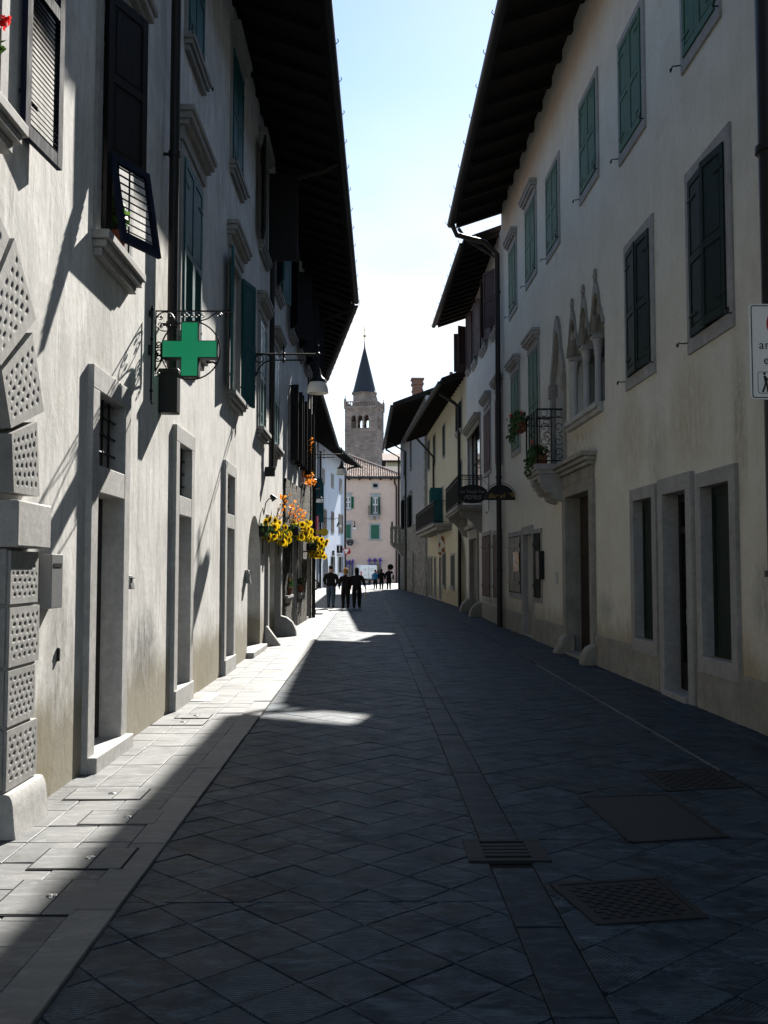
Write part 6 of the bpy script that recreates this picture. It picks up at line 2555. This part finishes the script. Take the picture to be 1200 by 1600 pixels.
# lamp, sign and blossom on its front
o = copy_tree(lp)
o.location = (P1.o.x + P1.P(554, 830)[0], 109.95, P1.P(554, 820)[1] + .2)
o.rotation_euler = (0, 0, R(-90))
tag(o, 'tiny bracket lamp on the front of the pink house', 'street lamp', GL)
yb = 108.9
pc = at(547, 847.5, yb)
k = yb / F
t = empty('scrolled_sign', (pc.x, yb, pc.z), 0, 'dark curved hanging shop sign in front of the pink house', 'hanging sign')
m = MB()
m.prism([(-6 * k, 2 * k), (-4 * k, 4.2 * k), (4 * k, 4.2 * k), (6 * k, 2 * k), (5 * k, -2 * k), (3 * k, -5 * k), (-3 * k, -5 * k), (-5 * k, -2 * k)], -.03, .03)
m.build('sign_board', M['black_paint'], t, smooth=False)
m = MB()
word('CAFFE', 0, .12, .22, m, ext=.004)
for v in m.v: v.y -= .03
m.ball((0, -.035, -.16), .10, 10, 6, 0, (1.4, .15, .7))
m.build('lettering', M['grey_letter'], t, smooth=False)
MB().tube([(0, 0, 4.2 * k), (0, 0, 6 * k), (0, 1.0, 6 * k)], .02, 6).build('bracket', M['iron'], t)
for (px0, px1, py0, py1), lab in (((574, 597, 871, 886), 'purple blossom garland over the shop window behind the van'), ((539, 553, 873, 890), 'purple blossom garland over the left shop door of the pink house')):
    yb = 109.5
    a, b = at(px0, py1, yb), at(px1, py0, yb)
    t = empty('flower_garland', (a.x, yb, a.z), 0, lab, 'garland', 'purple garlands on the pink house')
    m = MB()
    W_, H_ = b.x - a.x, b.z - a.z
    for i in range(3):
        leaf_clump(m, (W_ * (.14 + .36 * i), 0, H_ * .72), (W_ * .14, .14, H_ * .26), 70, .16, 1, int(px0) + i)
        leaf_clump(m, (W_ * (.14 + .36 * i), 0, H_ * .3), (W_ * .06, .1, H_ * .3), 30, .13, 1, int(px0) + 9 + i)
    m.build('blossom', M['purple'], t, smooth=False)
    m = MB()
    leaf_clump(m, (W_ * .5, .1, H_ * .66), (W_ * .5, .05, H_ * .2), 60, .14, 1, int(px0) + 77)
    m.build('foliage', M['leaf'], t, smooth=False)

# ================================================================== HOUSES BEYOND
P2 = House('sunlit cream house with a tiled roof glimpsed behind the far white house', (2.45, 136), (12, 136), 'L', 17.0, 9, M['plaster_yellow'])
P2.window(1.2, 2.1, 14.2, 15.6, frame=.12, lm='brown')
P2.window(4.2, 5.1, 14.2, 15.6, frame=.12, lm='brown')
P2.wall()
P2.roof((-.6, -.9, 16.7), (9.8, -.9, 16.7), .30, sp=.8, hooks=0)
P3 = House('low dark-roofed house between the pink house and the church tower', (.6, 126.2), (9, 126.2), 'L', 14.2, 7, M['plaster_grey'])
P3.window(1.5, 2.4, 11.6, 13, frame=.12, lm='brown')
P3.wall()
P3.roof((-.4, -.8, 13.95), (9, -.8, 13.95), .30, sp=.8, tile='wood_dark', hooks=0)

# ================================================================== CHURCH TOWER
ty = 216.0
ctr = at(569.5, 700, ty + 3)
t = empty('church_tower', (ctr.x, ctr.y, 0), R(-14), 'stone church bell tower with triple arched openings and a dark pointed spire', 'tower')
tw = 3.62
kz = ty / F


def tz(py): return CAMZ + (888 - py) * kz


zp, zb0, zb1 = tz(634), tz(668), tz(647.5)
wallm = MB()
for fidx in range(4):
    Rm = Matrix.Rotation(R(90) * fidx, 4, 'Z')
    lights = []
    for i in (-1, 0, 1):
        c = i * 1.5 - .15
        lights.append([(c - .55, zb0), (c + .55, zb0), (c + .55, zb1 - .9)] + [(c + .55 * math.cos(R(a)), zb1 - .9 + .9 * math.sin(R(a))) for a in range(18, 180, 18)] + [(c - .55, zb1 - .9)])
    wallm.prism([(-tw, 0), (tw - .0, 0), (tw, zp), (-tw, zp)], -tw, -tw + .7, 0, Rm, holes=lights)
tb = wallm.build('wall', None or M['stone_tower'], t, smooth=False)
tt = NT('tower_ashlar')
br = tt.n('ShaderNodeTexBrick', Scale=1.0)
br.inputs['Color1'].default_value = (.36, .29, .25, 1)
br.inputs['Color2'].default_value = (.22, .18, .16, 1)
br.inputs['Mortar'].default_value = (.18, .15, .135, 1)
br.inputs['Brick Width'].default_value = 1.1
br.inputs['Row Height'].default_value = .5
br.inputs['Mortar Size'].default_value = .03
tc = tt.n('ShaderNodeTexCoord')
sx_ = tt.n('ShaderNodeSeparateXYZ')
tt.l(tc.outputs['Object'], sx_.inputs[0])
cb = tt.n('ShaderNodeCombineXYZ')
tt.l(tt.math('ADD', sx_.outputs[0], sx_.outputs[1]), cb.inputs[0])
tt.l(sx_.outputs[2], cb.inputs[1])
tt.l(cb.outputs[0], br.inputs['Vector'])
c_ = tt.mix(tt.ramp(tt.noise(tt.coord((1, 1, .35)), .5, 9, .7), [(.42, 0), (.7, .7)]), br.outputs[0], (.13, .11, .10))
tt.set(c_, .95, spec=.1)
tb.data.materials[0] = tt.mat
m = MB()
for z0_, z1_, ex in ((tz(672), tz(672) + .35, .10), (tz(690), tz(690) + .3, .08), (tz(637), zp + .05, .22), (tz(641), tz(640), .12)):
    for fidx in range(4):
        m.box(-tw - ex, tw + ex - .002, -tw - ex, -tw + .0, z0_, z1_, 0, Matrix.Rotation(R(90) * fidx, 4, 'Z'))
for sx in (-1, 1):
    for sy in (-1, 1):
        m.box(sx * (tw - .45) - .5, sx * (tw - .45) + .5, sy * (tw - .45) - .5, sy * (tw - .45) + .5, 0, zp - .4)
m.build('string_course', tt.mat, t, smooth=False)
m = MB()
for fidx in range(4):
    Rm = Matrix.Rotation(R(90) * fidx, 4, 'Z')
    for i in (-.5, .5):
        m.lathe([(.16, 0), (.10, .1), (.10, 2.0), (.2, 2.2)], (i * 1.5 - .15, -tw + .3, zb0), 8, 0, Rm)
m.build('column', M['stone_warm'], t)
m = MB()
for fidx in range(4):
    Rm = Matrix.Rotation(R(90) * fidx, 4, 'Z')
    m.box(-tw - .15, tw + .13, -tw - .2, -tw + .1, zp + 1.0, zp + 1.25, 0, Rm)
    for i in range(14):
        xx = -tw + .2 + (2 * tw - .4) * i / 13
        m.lathe([(.10, 0), (.06, .2), (.12, .5), (.08, 1.0)], (xx, -tw - .05, zp), 6, 0, Rm)
    m.box(-tw - .25, -tw + .25, -tw - .25, -tw + .25, zp, zp + 1.7, 0, Rm)
    m.lathe([(.25, 0), (.05, .5), (.14, .7), (.0, .9)], (-tw, -tw, zp + 1.7), 8, 0, Rm)
m.build('balustrade', tt.mat, t)
m = MB()
zd, zr, ztip = zp - .1, tz(609), tz(524)
m.lathe([(2.72, zd), (2.72, zr - .35), (2.95, zr - .25), (2.95, zr)], (0, 0, 0), 8)
dr_ = m.build('drum', tt.mat, t, smooth=False)
m = MB()
m.lathe([(3.0, zr - .05), (2.65, zr + .5), (.16, ztip - 1.6), (.06, ztip)], (0, 0, 0), 16)
sp_o = m.build('spire', M['slate_roof'], t, smooth=False)
m = MB()
zball = tz(516)
m.tube([(0, 0, ztip - .3), (0, 0, zball + 2.1)], .05, 6)
m.ball((0, 0, zball), .32, 10, 8)
m.box(-.04, .04, -.4, .4, zball + 1.3, zball + 1.4)
m.build('finial', M['gold_paint'], sp_o)
m = MB()
for i in (-1, 0, 1):
    m.lathe([(.56, 0), (.52, .12), (.36, .6), (.28, 1.1), (.1, 1.3)], (i * 1.5 - .15 + .25, 0, zb0 + .25), 12)
    m.tube([(i * 1.5 - .15, 0, zb0 + 1.2), (i * 1.5 - .15, 0, zb0 + 2.4)], .05, 6)
m.box(-tw + .5, tw - .5, -.12, .12, zb0 + 2.2, zb0 + 2.45)
m.build('bell', M['castiron'], t)
MB().box(-tw + .2, tw - .2, -tw + .2, tw - .2, zp - .35, zp).build('platform', tt.mat, t, smooth=False)

# ================================================================== LIGHT
SUN = Vector((.335, 1.42, 1.0)).normalized()
el = math.asin(SUN.z)
az = math.atan2(SUN.x, SUN.y)
sd = bpy.data.lights.new('sun', 'SUN')
sd.energy = 5.0
sd.angle = R(.53)
sd.color = (1.0, .955, .88)
so = bpy.data.objects.new('sun', sd)
COL.objects.link(so)
so.location = (6, 60, 60)
so.rotation_euler = (-SUN).to_track_quat('-Z', 'Y').to_euler()
wd = bpy.data.worlds.new('World')
SC.world = wd
wd.use_nodes = True
nt = wd.node_tree
nt.nodes.clear()
out = nt.nodes.new('ShaderNodeOutputWorld')
bg = nt.nodes.new('ShaderNodeBackground')
sky = nt.nodes.new('ShaderNodeTexSky')
sky.sky_type = 'NISHITA'
sky.sun_disc = False
sky.sun_elevation = el
sky.sun_rotation = az
sky.air_density = 1.0
sky.dust_density = .1
sky.ozone_density = 1.6
bg.inputs[1].default_value = .072
nt.links.new(sky.outputs[0], bg.inputs[0])
tc = nt.nodes.new('ShaderNodeTexCoord')
mp = nt.nodes.new('ShaderNodeMapping')
mp.inputs['Scale'].default_value = (1.6, 1.6, 4.2)
mp.inputs['Location'].default_value = (.3, .1, .15)
nz = nt.nodes.new('ShaderNodeTexNoise')
nz.inputs['Scale'].default_value = 1.5
nz.inputs['Detail'].default_value = 7
nz.inputs['Roughness'].default_value = .52
nt.links.new(tc.outputs['Generated'], mp.inputs[0])
nt.links.new(mp.outputs[0], nz.inputs['Vector'])
rp = nt.nodes.new('ShaderNodeValToRGB')
rp.color_ramp.elements[0].position = .36
rp.color_ramp.elements[1].position = .56
nt.links.new(nz.outputs[0], rp.inputs[0])
cl = nt.nodes.new('ShaderNodeBackground')
cl.inputs[0].default_value = (1, 1, 1, 1)
cl.inputs[1].default_value = .40
ms = nt.nodes.new('ShaderNodeMixShader')
# cloud bank low over the street only
sp2 = nt.nodes.new('ShaderNodeSeparateXYZ')
nt.links.new(tc.outputs['Generated'], sp2.inputs[0])
lo = nt.nodes.new('ShaderNodeMapRange')
lo.inputs['From Min'].default_value = .46
lo.inputs['From Max'].default_value = .24
nt.links.new(sp2.outputs[2], lo.inputs[0])
fw = nt.nodes.new('ShaderNodeMapRange')
fw.inputs['From Min'].default_value = .2
fw.inputs['From Max'].default_value = .7
nt.links.new(sp2.outputs[1], fw.inputs[0])
mu = nt.nodes.new('ShaderNodeMath')
mu.operation = 'MULTIPLY'
nt.links.new(lo.outputs[0], mu.inputs[0])
nt.links.new(fw.outputs[0], mu.inputs[1])
mv = nt.nodes.new('ShaderNodeMath')
mv.operation = 'MULTIPLY'
nt.links.new(mu.outputs[0], mv.inputs[0])
nt.links.new(rp.outputs[0], mv.inputs[1])
nt.links.new(mv.outputs[0], ms.inputs[0])
nt.links.new(bg.outputs[0], ms.inputs[1])
nt.links.new(cl.outputs[0], ms.inputs[2])
nt.links.new(ms.outputs[0], out.inputs[0])

SC.render.engine = 'CYCLES'
SC.cycles.use_denoising = True
SC.cycles.max_bounces = 8
SC.cycles.diffuse_bounces = 5
SC.cycles.glossy_bounces = 3
SC.cycles.sample_clamp_indirect = 4
SC.render.resolution_x = 768
SC.render.resolution_y = 1024
vs_ = SC.view_settings
vs_.view_transform = 'Standard'
vs_.look = 'None'
vs_.exposure = 1.55
vs_.gamma = 1.0
